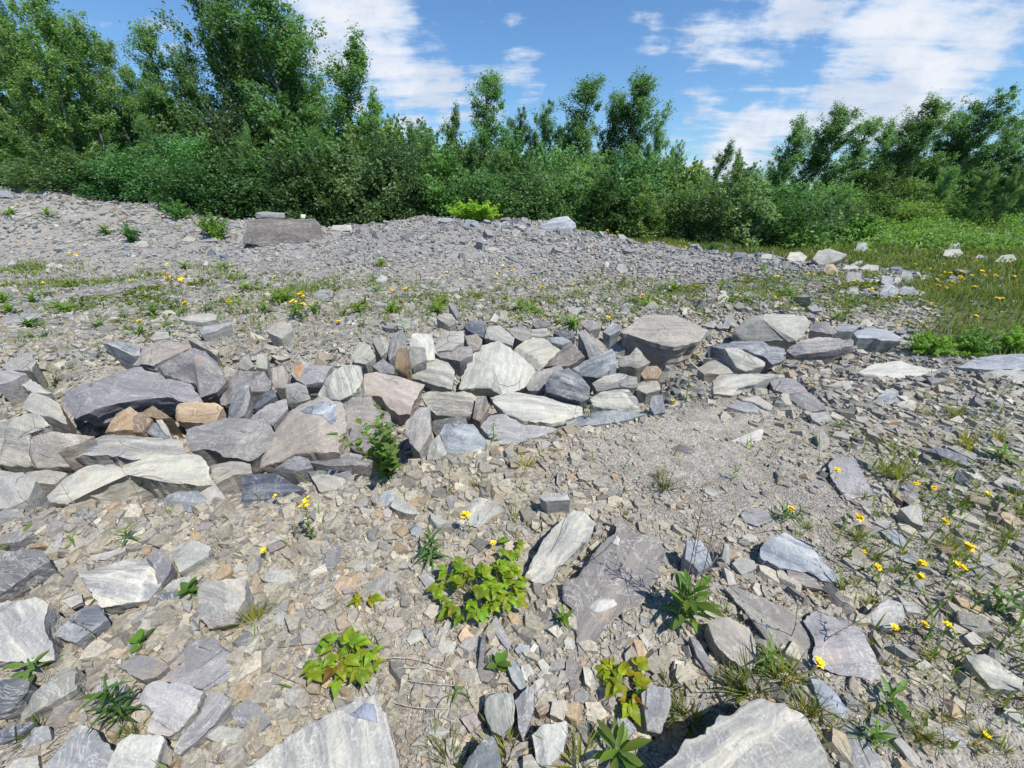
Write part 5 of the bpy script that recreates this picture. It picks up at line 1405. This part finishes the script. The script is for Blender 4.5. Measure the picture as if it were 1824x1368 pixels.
def tuft_mesh(v, n=46, spread=.9, L=.14, W=.0042):
    k = ('t', v, n, spread, L)
    if k not in _cache:
        rs = random.Random(300 + v); mb = MB()
        for i in range(n):
            a = rs.uniform(0, 6.28); t = rs.uniform(.05, spread); d = (math.cos(a) * t, math.sin(a) * t, 1)
            rr = rs.uniform(0, .022); mb.blade((math.cos(a) * rr, math.sin(a) * rr, -.005), d, L * rs.uniform(.45, 1.15), W * rs.uniform(.7, 1.5), rs.uniform(.1, .7) * t, 4)
        _cache[k] = mb.mesh('grass_tuft', False)
    return _cache[k]


def tuft(P, h, rs, color, dry=False, dense=46, kind='grass_tuft'):
    o = link(kind, tuft_mesh(rs.randrange(5), dense), M['straw'] if dry else M['grass']); s = h / .14
    o.location = P; o.rotation_euler = (rs.uniform(-.15, .15), rs.uniform(-.15, .15), rs.uniform(0, 6.28)); o.scale = (s, s, s * rs.uniform(.85, 1.1)); o.color = color
    return o


def rosette(P, size, n, kind, rs, color, upright=.6, mat='broad', name='leafy_rosette'):
    r = root_at(name, P, rs.uniform(0, 6.28)); L0 = {'lance': .14, 'spoon': .15, 'oval': .06, 'rasp': .085, 'small': .045}[kind]
    for i in range(n):
        a = i * 2.399 + rs.uniform(-.3, .3); el = upright * rs.uniform(.35, 1.25)
        part_at('leaf', LEAF[kind], M[mat], r, (0, 0, .005 + .006 * i), (math.cos(a), math.sin(a), math.tan(min(el, 1.3))), rs.uniform(-.4, .4), size / L0 * rs.uniform(.65, 1.1), tuple(c * rs.uniform(.85, 1.15) for c in color[:3]) + (1,))
    return r


def sprig(P, h, rs, color, n=14, kind='oval', lsize=.035, name='leafy_sprig', nst=1, mat='herb'):
    r = root_at(name, P, rs.uniform(0, 6.28)); L0 = {'lance': .14, 'spoon': .15, 'oval': .06, 'rasp': .085, 'small': .045}[kind]
    mb = MB(); spots = []
    for k in range(nst):
        a0 = rs.uniform(0, 6.28); lean = rs.uniform(.02, .18) if nst == 1 else rs.uniform(.1, .75); hh = h * rs.uniform(.7, 1.0) if k else h
        def ax(s): return Vector((math.cos(a0) * lean * hh * s ** 1.4, math.sin(a0) * lean * hh * s ** 1.4, hh * s))
        mb.tube([ax(i / 5) for i in range(6)], [.004 * (h / .3) ** .5 * (1 - .75 * i / 5) for i in range(6)], 5)
        for i in range(n):
            s = .12 + .88 * (i + .5) / n; spots.append((ax(s), i * 2.399 + k, s))
    link('stem', mb.mesh('stem'), M['stem'], r)
    for q, a, s in spots:
        part_at('leaf', LEAF[kind], M[mat], r, q, (math.cos(a), math.sin(a), rs.uniform(.1, .9)), rs.uniform(-.3, .3), lsize / L0 * rs.uniform(.7, 1.15) * (1.1 - .35 * s), tuple(c * rs.uniform(.8, 1.2) for c in color[:3]) + (1,))
    return r


def raspberry(P, spanx, spany, h, ncomp, rs, color, red=0, label=''):
    """arching canes with three-part leaves over an oblong patch"""
    r = root_at('raspberry_plant', P); mb = MB()
    for i in range(ncomp):
        a = rs.uniform(0, 6.28); q = math.sqrt(rs.random()); tip = Vector((math.cos(a) * q * spanx, math.sin(a) * q * spany, h * rs.uniform(.45, 1.0) * (1 - .35 * q)))
        b0 = Vector((tip.x * .35, tip.y * .35, -.01)); mb.tube([b0, b0.lerp(tip, .5) + Vector((0, 0, .02)), tip], [.0022, .0016, .001], 4)
        d0 = math.atan2(tip.y - b0.y, tip.x - b0.x) + rs.uniform(-.7, .7)
        for k, (da, sc) in enumerate(((0, 1.0), (1.15, .8), (-1.15, .8))):
            aa = d0 + da; c = color if i >= red or k else (1.9, .42, .3)
            part_at('leaf', LEAF['rasp'], M['broad'], r, tip, (math.cos(aa), math.sin(aa), rs.uniform(-.25, .35)), rs.uniform(-.35, .35), sc * rs.uniform(.4, .78), tuple(v * rs.uniform(.8, 1.25) for v in c) + (1,))
    link('stem', mb.mesh('stem'), M['stem'], r)
    tag(r, label, 'plant', 'raspberry plants in the rubble')


def P_at(px, py): p = hit(px, py)[0]; return Vector((p[0], p[1], p[2] - .005))


def h_at(px, py0, py1):
    """height of an upright thing seen from row py0 (foot) to row py1 (head)"""
    p = hit(px, py0)[0]; d = pix_dir(px, py1); t = p[1] / d[1]; return max(.03, EYE + d[2] * t - p[2])


def plants():
    rs = random.Random(21)
    yg = (1.9, 1.4, .6)
    raspberry(P_at(858, 1065), .20, .13, .16, 62, rs, yg, 0, 'largest raspberry plant with yellow-green toothed leaves on the near slope')
    raspberry(P_at(618, 1185), .12, .09, .13, 30, rs, (1.8, 1.35, .6), 1, 'raspberry plant with dead brown sprays behind the pale bottom slab')
    raspberry(P_at(655, 1072), .04, .03, .05, 3, rs, (1.9, 1.15, .4), 0, 'tiny yellow raspberry shoot beside the largest raspberry plant')
    raspberry(P_at(1112, 1225), .07, .09, .12, 14, rs, (2.3, 1.4, .4), 1, 'yellowing raspberry plant with one red leaf beside the white-patched brown slab')
    raspberry(P_at(905, 985), .07, .05, .10, 5, rs, (1.8, 1.4, .6), 0, 'small raspberry shoot against the long slanting pale stone')
    t = sprig(P_at(696, 852), h_at(696, 852, 742), rs, (1.0, 1.0, .95), 20, 'oval', .074, 'young_shrub', 9); tag(t, 'leafy dark green young shrub growing out of the boulder gap', 'shrub')
    t = rosette(P_at(690, 855), .10, 16, 'lance', rs, (1.1, 1.1, 1.0), .8, 'herb'); tag(t, 'fresh green leaf clump at the foot of the leafy young shrub', 'plant')
    # the broad-leaved clump with tall seed stalks
    t = rosette(P_at(1218, 1108), .135, 30, 'spoon', rs, (.95, 1.0, .7), 1.05, 'herb', 'leafy_rosette'); tag(t, 'broad-leaved green clump with tall seed stalks beside the long brown plate', 'plant')
    for dx, top in ((-10, 850), (14, 905), (32, 985), (-2, 930)):
        P = P_at(1216 + dx, 1105); h = h_at(1216 + dx, 1105, top); mb = MB(); b = Vector((rs.uniform(-.06, .06), .02, 0))
        mb.tube([b * (i / 6) ** 2 + Vector((0, 0, h * i / 6)) for i in range(7)], [.0028 - .0018 * i / 6 for i in range(7)], 5)
        for k in range(12):
            s = .62 + .38 * k / 12; q = b * s * s + Vector((0, 0, h * s)); a = k * 2.4
            mb.tube([q, q + Vector((math.cos(a) * .03, math.sin(a) * .03, .03))], [.0012, .0022], 4)
        o = link('seed_stalk', mb.mesh('seed_stalk'), M['straw'], t); o.location = P - t.location; o.parent = t
        o.matrix_parent_inverse = Matrix.Identity(4); o.location = t.rotation_euler.to_matrix().inverted() @ (P - t.location)
    for px, py, sz, n, kind, col, up, lab in [
            (1098, 1355, .125, 13, 'spoon', (1.05, 1.0, .7), .75, 'large pale green rosette with long leaves at the bottom photo edge'),
            (770, 1000, .095, 26, 'lance', (.75, .8, .9), .75, 'dark green narrow-leaved rosette above the largest raspberry plant'),
            (887, 1195, .06, 9, 'oval', (1.0, 1.0, .8), .9, 'small leafy sprout with drooping leaves beside the blue slate flake'),
            (228, 1288, .085, 34, 'lance', (.6, .68, .6), 1.1, 'dark green grassy-leaved clump beside the twisted grey slab'),
            (65, 1200, .085, 11, 'spoon', (.95, 1.0, .8), .55, 'green rosette in shadow below the wavy-banded edge block'),
            (232, 968, .075, 14, 'lance', (1.0, 1.0, .8), .8, 'fresh green rosette on the gravel above the striped oval slab'),
            (340, 1062, .07, 9, 'oval', (1.0, 1.1, .8), .8, 'leafy green sprout beside the boxy pale stone'),
            (40, 972, .11, 8, 'spoon', (1.2, 1.2, .8), .9, 'pale green long-leaved plant behind the dark purple edge slab'),
            (1785, 1090, .085, 18, 'spoon', (.8, .9, .9), .7, 'grey-green woolly rosette at the photo edge among weeds'),
            (1580, 1255, .075, 10, 'spoon', (1.0, 1.1, .8), .9, 'dock-like green plant between the cream bottom slab and weeds'),
            (1555, 1325, .06, 14, 'lance', (1.0, 1.1, .7), .9, 'narrow-leaved green plant beside the long grey slate'),
            (1780, 820, .14, 14, 'lance', (1.4, 1.35, .8), .7, 'bright green arching clump beside the dark grassy ledge'),
            (1420, 925, .06, 14, 'lance', (.6, .65, .75), .5, 'dark spiky rosette on gravel below the rectangular slate plate'),
            (1395, 925, .08, 12, 'lance', (.9, 1.0, .8), .9, 'green tuft of leaves beside the flowering weed near the rectangular slate plate'),
            (1345, 648, .12, 16, 'lance', (1.0, 1.1, .8), .9, 'green clump sprouting between stones of the pile'),
            (1620, 628, .18, 16, 'lance', (1.3, 1.3, .8), .8, 'bright green leaf clump at the grass edge by the pale blue end boulder'),
            (255, 1150, .06, 7, 'oval', (1.1, 1.1, .8), .8, 'tiny green sprout beside the blue striped wedge'),
            (135, 968, .06, 7, 'lance', (1.2, 1.2, .8), .9, 'small upright green sprout on the gravel near the photo edge'),
            (1305, 855, .05, 16, 'lance', (.9, 1.0, .8), 1.0, 'small green needle-leaved tuft alone on the fine gravel'),
            (1003, 1112, .06, 12, 'small', (1.2, 1.15, .7), .9, 'small yellow-green tuft beside the tip of the white-patched brown slab'),
            (1360, 1195, .075, 20, 'lance', (1.0, 1.0, .7), .9, 'leafy green tuft in front of the tan rounded block'),
            (815, 1240, .05, 7, 'lance', (1.1, 1.1, .7), .9, 'little green grass sprout below the largest raspberry plant')]:
        t = rosette(P_at(px, py), sz, n, kind, rs, col, up, 'herb' if kind in ('lance', 'small') else 'broad'); tag(t, lab, 'plant', 'leafy rosettes in the rubble')
    for px, py, top, n, kind, ls, col, lab in [
            (879, 792, 740, 14, 'lance', .06, (.9, 1.0, .8), 'upright leafy stem in front of the grey dipping slab'),
            (1052, 752, 703, 14, 'lance', .06, (.9, 1.0, .8), 'upright leafy stem on the flat blue slab'),
            (1222, 715, 650, 18, 'lance', .08, (.9, 1.0, .8), 'tall leafy stem beside the rust-red stone'),
            (800, 882, 828, 12, 'small', .03, (1.0, .9, .7), 'thin weed on the gravel in front of the faceted pale block'),
            (420, 868, 840, 8, 'oval', .03, (1.0, 1.1, .8), 'small sprig beside the dark ridged slab'),
            (1095, 1010, 985, 9, 'small', .03, (1.0, 1.1, .8), 'small weed behind the white-patched brown slab'),
            (305, 600, 560, 14, 'small', .07, (.9, 1.0, .7), 'dark green weed behind the tan plank stone'),
            (183, 640, 602, 12, 'small', .07, (1.1, 1.1, .7), 'green weed left of the blue slate sliver'),
            (100, 690, 650, 14, 'small', .08, (1.1, 1.1, .6), 'bushy weed behind the cracked layered block')]:
        t = sprig(P_at(px, py), h_at(px, py, top), rs, col, n, kind, ls); tag(t, lab, 'plant', 'upright weeds among the rocks')
    # dry stalks
    for px, py, top, lean, lab in [(182, 953, 848, -.10, 'crooked dark seed stalk on the gravel tongue'), (267, 930, 822, 0, 'thin reddish dry stalk beside the half-buried white slab'), (75, 930, 872, -.05, 'thin dry stalk beside the pale edge block'),
                                   (530, 968, 890, .08, 'thin dark stalk beside the yellow flower stem'), (190, 1150, 1040, -.2, 'leaning dry stalk over the blue striped wedge'), (200, 1290, 1190, .02, 'thin dry stalk in the dark green grassy clump'),
                                   (1700, 780, 672, .25, 'long slanting grass stalk below the white bedrock hump'), (1410, 1140, 1040, -.08, 'thin dark stalk over the long brown plate'), (1455, 1150, 1080, .35, 'leaning dry stalk beside the flaky purple plate'),
                                   (1680, 1330, 1200, -.22, 'long pale dry stalk among the lower weeds'), (1720, 1290, 1195, -.2, 'thin curved dry stalk among the lower weeds'), (1180, 880, 815, -.05, 'thin stalk standing on the fine gravel')]:
        P = P_at(px, py); h = h_at(px, py, top); mb = MB(); b = Vector((lean * h * 2, 0, 0)); w = rs.uniform(0, 6)
        mb.tube([b * (i / 9) + Vector((.005 * math.sin(i * 1.1 + w), .004 * math.cos(i * .9 + w), h * i / 9)) for i in range(10)], [.0019 - .0012 * i / 9 for i in range(10)], 5)
        for k in range(10):
            s = .3 + .07 * k; q = b * s + Vector((0, 0, h * s)); a = k * 2.4; mb.leaf(q, (math.cos(a), math.sin(a), .8), (0, 0, 1), .022, .005, .2, .3, 3)
        o = link('dry_stalk', mb.mesh('dry_stalk'), M['straw'], None, P); tag(o, lab, 'stalk', 'dry stalks in the rubble')
    # bleached twigs reaching out from the raspberry
    for pts, lab in [([(670, 1180), (735, 1172), (800, 1201)], 'uppermost bleached twig reaching from the raspberry with brown sprays'), ([(695, 1196), (750, 1196), (802, 1203)], 'straight whitish twig below the uppermost one'),
                     ([(725, 1215), (770, 1233), (832, 1228)], 'curved bleached twig in the middle of the slope'), ([(690, 1250), (740, 1280), (806, 1267)], 'lowest bowed bleached twig behind the bottom slab'),
                     ([(430, 1165), (520, 1160), (600, 1150)], 'dark thin twig lying beside the wide slate plate'), ([(470, 1195), (530, 1225), (590, 1250)], 'dark bent twig above the pale bottom slab')]:
        H = [hit(*p)[0] for p in pts]; mb = MB(); A, B, D = [Vector(p) + Vector((0, 0, z)) for p, z in zip(H, (.012, .045, .02))]
        mb.tube([A * (1 - s) ** 2 + B * 2 * s * (1 - s) + D * s * s for s in [i / 10 for i in range(11)]], [.0017 - .0008 * i / 10 for i in range(11)], 5)
        me = mb.mesh('fallen_twig'); c = H[0]
        V = np.empty(len(me.vertices) * 3, np.float32); me.vertices.foreach_get('co', V); V = V.reshape(-1, 3) - np.array(c, np.float32); me.vertices.foreach_set('co', V.ravel())
        o = link('fallen_twig', me, M['twig'] if 'dark' not in lab else M['straw'], None, c); tag(o, lab, 'twig', 'dry twigs on the near slope')
    # flowering weeds: foot, head row, blossoms
    fl = [(557, 962, 886, 6, 1.0, 'tall yellow flowering stem left of the gravel centre, with a bright head'), (473, 1000, 978, 2, 1.1, None), (497, 900, 880, 2, .9, None), (838, 955, 912, 7, 1.1, 'yellow flower head in front of the whitish striped flat stone'), (882, 985, 966, 2, 1.0, None),
          (1484, 862, 838, 3, 1.1, 'yellow flower in front of the rectangular slate plate'), (1394, 930, 903, 4, 1.1, None), (1515, 950, 920, 5, 1.1, None), (1530, 990, 980, 2, 1.0, None), (1620, 880, 860, 3, 1.0, None), (1650, 885, 866, 4, 1.0, None), (1676, 955, 930, 5, 1.0, None), (1700, 1010, 972, 7, 1.1, None), (1690, 1022, 1000, 3, 1.0, None), (1702, 1035, 1012, 2, 1.0, None),
          (1552, 1030, 1010, 5, 1.1, None), (1630, 1025, 1003, 4, 1.1, None), (1623, 1045, 1022, 6, 1.0, None), (1448, 1195, 1178, 2, 1.2, 'single yellow flower at the corner of the flaky purple plate'), (1586, 1140, 1120, 2, 1.0, None), (1636, 1125, 1110, 5, .9, None), (1680, 1130, 1110, 5, .9, None), (1785, 895, 880, 2, 1.0, None), (1750, 890, 878, 3, .9, None), (1750, 1320, 1310, 2, .8, None),
          (322, 545, 488, 7, 2.3, 'tall clump of yellow blossoms behind the propped pale slab'), (316, 545, 498, 6, 2.2, None), (331, 548, 495, 6, 2.2, None), (340, 560, 538, 4, 2.0, None), (540, 570, 522, 7, 2.2, 'dense clump of yellow blossoms above the pale angular stone'), (533, 572, 535, 7, 2.2, None), (547, 575, 540, 6, 2.0, None), (410, 560, 535, 4, 2.0, None), (253, 590, 571, 3, 2.0, None), (265, 490, 468, 3, 2.2, None), (135, 470, 450, 2, 2.2, None), (148, 472, 453, 2, 2.2, None), (84, 520, 503, 2, 2.0, None), (605, 580, 571, 2, 2.0, None), (300, 480, 470, 2, 2.0, None), (240, 515, 498, 2, 2.0, None), (490, 510, 493, 2, 2.0, None), (413, 480, 472, 2, 2.0, None),
          (700, 540, 515, 4, 2.2, None), (721, 545, 512, 5, 2.2, None), (798, 500, 484, 3, 2.0, None), (895, 490, 473, 3, 2.4, None), (888, 505, 488, 2, 2.2, None), (912, 500, 481, 2, 2.2, None), (886, 520, 504, 2, 2.0, None), (921, 520, 501, 2, 2.0, None), (968, 535, 510, 5, 2.2, None), (1017, 520, 505, 2, 2.2, None), (1040, 510, 490, 2, 2.2, None), (1143, 545, 525, 5, 2.2, None), (1155, 520, 508, 2, 2.0, None), (1083, 580, 564, 3, 1.8, None), (922, 580, 562, 2, 1.8, None), (896, 752, 733, 4, 1.2, 'yellow flowering stem in front of the striped wide block'), (1195, 725, 710, 2, 1.2, None), (1280, 725, 722, 2, .9, None),
          (1240, 520, 508, 4, 2.4, None), (1236, 545, 531, 3, 2.2, None), (1380, 505, 492, 5, 2.4, None), (1434, 500, 486, 3, 2.2, None), (1447, 505, 489, 3, 2.2, None), (1424, 515, 502, 3, 2.2, None), (1374, 540, 527, 2, 2.0, None), (1520, 515, 500, 3, 2.2, None), (1547, 530, 514, 3, 2.2, None), (1594, 545, 530, 6, 2.2, None), (1583, 550, 535, 3, 2.2, None), (1652, 555, 540, 7, 2.2, None), (1732, 575, 562, 6, 2.2, None), (1628, 610, 600, 4, 1.8, None), (1643, 610, 600, 3, 1.8, None), (1522, 660, 642, 3, 1.6, None), (1450, 665, 648, 4, 1.6, None), (1770, 545, 530, 3, 2.4, None), (1612, 570, 560, 2, 2.0, None), (1594, 588, 578, 2, 2.0, None)]
    for px, py in [(1660, 498), (1672, 492), (1690, 486), (1700, 492), (1710, 496), (1720, 490), (1715, 500), (1705, 484), (1650, 503), (1692, 508), (1682, 512), (1668, 508), (1768, 490), (1795, 492), (1806, 503), (1745, 488), (1640, 492), (1655, 478), (1680, 470), (1700, 466), (1735, 465), (1790, 468), (1730, 510), (1775, 532), (1745, 483), (1695, 503), (1668, 515), (1676, 484), (1815, 480), (1620, 470), (1190, 432), (1165, 420), (1120, 408), (1100, 412), (1090, 420), (1205, 438), (1150, 432), (1135, 415), (1080, 410), (1220, 440)]:
        fl.append((px + rs.uniform(-4, 4), py + 12, py, rs.randrange(4, 8), 2.6, None))
    for px, py, top, n, fs, lab in fl:
        w = wort(P_at(px, py), h_at(px, py, top), n + 2, rs, fs * (1.3 if py > 850 else 1.5 if px < 600 else 1.15))
        big = 'tall ' if py - top > 25 else 'short ' if py - top < 14 else ''
        tag(w, lab or place_label(big + rs.choice(['yellow-flowered weed', 'yellow wildflower', 'weed with yellow blossoms']), (px, top)), 'wildflower', 'yellow wildflowers')
    # grass tufts: foot, height in rows, colour
    G1, G2, G3 = (1.1, 1.1, .8, 1), (1.6, 1.35, .8, 1), (.8, .95, .8, 1)
    tl = [(457, 1110, 55, G2, 'tall yellow-green grass tuft in front of the boxy pale stone', 0), (310, 915, 22, G2, None, 0), (855, 870, 35, (1.6, 1.1, .7, 1), None, 0), (935, 840, 48, (2.2, 1.5, .7, 1), 'straw-yellow grass tuft on the gravel in front of the cream slab', 0), (925, 850, 40, (2.2, 1.5, .7, 1), None, 0),
          (1100, 905, 22, G2, None, 0), (1115, 920, 18, G1, None, 0), (1170, 850, 26, (1.5, 1.0, .8, 1), None, 0), (800, 950, 16, G1, None, 0), (880, 950, 14, G1, None, 0), (840, 1250, 18, G2, None, 0), (905, 1345, 55, G2, None, 0), (800, 1360, 45, G1, 'dark green grass tuft by the bottom photo edge beside the pale bottom slab', 0), (770, 1330, 30, G1, None, 0), (1030, 1365, 60, G2, None, 0), (1060, 1320, 30, G1, None, 0), (1230, 1290, 55, (1.1, 1.0, .8, 1), None, 0), (1215, 1270, 40, G1, None, 0),
          (1520, 960, 40, G2, None, 0), (1545, 985, 30, G1, None, 0), (1600, 855, 60, G2, 'large loose grass tuft beside the rectangular slate plate', 0), (1570, 845, 55, G2, None, 0), (1585, 800, 45, (1.5, 1.2, .8, 1), None, 0), (1720, 800, 60, (2.0, 1.5, .8, 1), 'straw-yellow grass tuft behind the dark grassy ledge', 0), (1700, 745, 35, G2, None, 0), (1775, 785, 40, G2, None, 0), (1690, 832, 34, (1.6, 1.4, .7, 1), None, 0), (1645, 740, 30, (1.6, 1.2, .8, 1), None, 0), (1500, 758, 30, G3, None, 0), (1490, 762, 24, G3, None, 0), (1690, 735, 28, G2, None, 0),
          (1780, 755, 18, G1, None, 0), (1755, 850, 26, G1, None, 0), (1560, 920, 26, G1, None, 0), (1600, 1020, 40, G1, None, 0), (1690, 985, 45, G2, None, 0), (1710, 1000, 40, G2, None, 0), (1775, 955, 35, G2, None, 0), (1500, 1050, 35, G1, None, 0), (1520, 1045, 34, G1, None, 0), (1420, 955, 26, G1, None, 0), (1310, 1125, 34, G3, None, 0), (1290, 1100, 34, G1, None, 0), (430, 730, 1, G1, None, -1), (1400, 1210, 60, G2, None, 0), (1385, 1205, 50, G1, None, 0), (1430, 1280, 50, (1.3, .9, .6, 1), None, 0), (1370, 600, 1, G1, None, -1)]
    for _ in range(105):
        px = 1824 - 430 * rs.random() ** 1.3; py = rs.uniform(870, 1360)
        if px < 1430 + (py - 870) * .05 or MASK[min(341, int(py) // 4), min(455, int(px) // 4)]: continue
        tl.append((px, py, rs.uniform(13, 34), rs.choice([G1, G2, G2, (1.7, 1.15, .7, 1), (1.2, 1.2, .7, 1)]), None, 0))
    for px, py, hp, col, lab, flag in tl:
        if flag < 0: continue
        o = tuft(P_at(px, py), h_at(px, py, py - hp * .8), rs, col, False, rs.choice([34, 46, 60]))
        tag(o, lab or place_label(('tall ' if hp > 42 else 'low ' if hp < 22 else '') + ('straw-tinged' if col[0] > 1.4 else 'dark green' if col[0] < .9 else 'green') + ' grass tuft', (px, py)), 'grass', 'grass tufts in the rubble')
    for px, py, hp, lab in [(1335, 1235, 55, 'grey-brown dead grass mound behind the cream bottom slab'), (1300, 1225, 40, 'dead grass tuft left of the dead grass mound'), (1705, 905, 40, 'grey dead grass tuft below the dark grassy ledge'), (1530, 960, 30, 'dead brown tuft under the yellow flower'), (1185, 870, 40, 'dead brownish weed on the fine gravel'), (1580, 1120, 40, 'brown dead tuft among lower weeds'), (660, 1150, 25, 'dead brown spray in the raspberry plant'), (640, 1210, 30, 'dead brown spray below the raspberry plant'), (1440, 1270, 40, 'dead brown grass tuft beside the cream bottom slab'), (1190, 1225, 30, 'dead brownish tuft near the yellowing raspberry plant'), (60, 1310, 30, 'dead brown tuft between the corner slabs'), (240, 1310, 25, 'dead leaves at the foot of the dark green grassy clump')]:
        o = tuft(P_at(px, py), h_at(px, py, py - hp), rs, (1, 1, 1, 1), True, 60, 'dead_tuft'); tag(o, lab, 'dead grass', 'dead grass tufts')
    # weeds of the flat behind the pile
    for _ in range(150):
        px = rs.uniform(20, 1520); py = 548 + rs.gauss(0, 22) - (10 if px > 1100 else 0) + (25 if px < 300 else 0)
        if MASK[min(341, int(py) // 4), min(455, int(px) // 4)]: continue
        P = P_at(px, py); k = rs.random()
        col = rs.choice([(1.0, 1.05, .75), (1.3, 1.2, .7), (.8, .95, .8)])
        if k < .5:
            o = sprig(P, h_at(px, py, py - rs.uniform(18, 42)), rs, col, rs.randrange(8, 12), 'small', rs.uniform(.08, .13)); nm = 'slender green weed'
        elif k < .8:
            o = rosette(P, rs.uniform(.14, .24), rs.randrange(10, 15), 'lance', rs, col, .95, 'herb'); nm = 'leafy green clump'
        else:
            o = tuft(P, h_at(px, py, py - rs.uniform(14, 30)), rs, (*col, 1), False, 34); nm = 'grass tuft'
        tag(o, place_label(nm, (px, py)), 'plant' if k < .8 else 'grass', 'weeds on the flat behind the pile')
    for px, py in [(85, 385), (20, 385), (60, 540), (10, 540), (20, 560), (190, 418), (100, 338), (30, 335), (160, 345), (790, 545), (780, 560), (925, 555), (640, 560), (700, 560), (400, 480), (330, 480), (440, 520), (500, 540), (560, 560), (1200, 520), (1355, 485), (1405, 530), (1020, 585), (680, 475)]:
        P = P_at(px, py); o = rosette(P, .34 if py < 450 else .24, 18, 'lance', rs, (1.2, 1.2, .7), 1.0, 'herb'); tag(o, place_label('bright green leafy clump', (px, py)), 'plant', 'weeds on the flat behind the pile')


plants()


# ------------------------------------------------------------------ grass and undergrowth nobody could count
def blades(N, f, L, W, seed, mat, name, label, box, col=(1, 1, 1, 1)):
    g = np.random.default_rng(seed)
    x = g.uniform(box[0], box[1], N); y = g.uniform(box[2], box[3], N); k = g.random(N) < f(x, y); x, y = x[k], y[k]; n = len(x)
    z = height(x, y) - .01; r = np.hypot(x, y); h = L * g.uniform(.4, 1.3, n) * (1 + .5 * vnoise(x * 1.3, y * 1.3)); w = W * g.uniform(.6, 1.4, n) * np.maximum(1, r / 7)
    a = g.random(n) * 2 * math.pi; ln = g.uniform(.1, .8, n); d = np.stack([np.cos(a) * ln, np.sin(a) * ln, np.ones(n)], -1); s = np.stack([-np.sin(a), np.cos(a), np.zeros(n)], -1)
    b = np.stack([x, y, z], -1); m1 = b + d * (h * .55)[:, None]; tip = b + d * h[:, None] * np.array([1.25, 1.25, .92])
    V = np.stack([b + s * w[:, None] * .5, b - s * w[:, None] * .5, m1 + s * w[:, None] * .38, m1 - s * w[:, None] * .38, tip], 1).reshape(-1, 3)
    o = (np.arange(n) * 5)[:, None]
    ob = link(name, np_mesh(name, V, [(4, o + [[0, 1, 3, 2]]), (3, o + [[2, 3, 4]])], None, False), M[mat]); ob.color = col
    tag(ob, label, 'grass', kind='stuff')


def far_off(x, y): return sstep(.25, .8, meadow(x, y)) * np.clip(1.6 - np.hypot(x, y) / 16, .12, 1)
blades(270000, far_off, .17, .010, 41, 'meadow', 'meadow_grass', 'long green meadow grass beyond the rubble', (-3, 32, 4, 21))


def mid_band(x, y):
    v = vnoise(x * 1.1 + 4, y * 1.1 + 8) + .6 * vnoise(x * 3, y * 3)
    band = np.exp(-((y - 6.6 - .12 * np.abs(x)) / 1.5) ** 2) + .9 * sstep(-3, -7, x) * sstep(3, 5, y) * (1 - sstep(11, 14, y)) * .6 + .9 * sstep(1.0, 2.2, x) * (1 - sstep(2.2, 3.3, y)) + .05
    return np.clip(band * (.25 + 1.6 * v), 0, 1) * (1 - meadow(x, y)) * ~in_mask(x, y, height(x, y))
blades(210000, mid_band, .11, .008, 42, 'grass', 'sparse_grass', 'sparse fine grass growing through the rubble', (-12, 11, .6, 10), (.95, 1.05, .75, 1))


def undergrowth():
    g = np.random.default_rng(44); N = 150000
    x = g.uniform(6, 36, N); y = g.uniform(9, 27, N); cl = np.clip((vnoise(x * .7, y * .7) + .45 * vnoise(x * 2, y * 2)) * 2.2 + .35, 0, 1)
    k = (g.random(N) < sstep(11, 15, y + .25 * (x - 8)) * meadow(x, y) * cl); x, y = x[k], y[k]; n = len(x)
    P = np.stack([x, y, height(x, y) + g.random(n) ** .7 * .6 * cl[k]], -1)
    V, F = leaf_cloud(P, .075, g)
    o = link('undergrowth', np_mesh('undergrowth', V, [(3, F)], None, False), M['shrub']); o.color = (1.35, 1.3, .85, 1)
    tag(o, 'low brambly undergrowth covering the clearing edge', 'undergrowth', kind='stuff')


undergrowth()


def weeds():
    """a low litter of tiny leaves and moss where weeds have taken hold"""
    g = np.random.default_rng(46); N = 110000
    x = g.uniform(-9, 9, N); y = g.uniform(.7, 9, N); d = np.hypot(x, y)
    v = vnoise(x * 2.1 + 14, y * 2.1 + 3) + .7 * vnoise(x * 6, y * 6)
    zone = .8 * sstep(.9, 2.2, x - .25 * y) * (1 - sstep(2.4, 3.4, y)) + .8 * np.exp(-((y - 6.8 - .1 * np.abs(x)) / 1.1) ** 2) + .07
    k = (g.random(N) < np.clip(zone * (4 * v - .25), 0, 1)) & ~in_mask(x, y, height(x, y)) & (meadow(x, y) < .6); x, y, d = x[k], y[k], d[k]; n = len(x)
    P = np.stack([x, y, height(x, y) + .004 + g.random(n) * .012 * (1 + d * .6)], -1)
    V, F = leaf_cloud(P, .009 * np.maximum(1, d * .55), g, .6, 1.7)
    o = link('ground_weeds', np_mesh('ground_weeds', V, [(3, F)], None, False), M['grass']); o.color = (1.0, 1.0, .8, 1)
    tag(o, 'tiny low weeds and moss spreading between the stones', 'weeds', kind='stuff')


weeds()
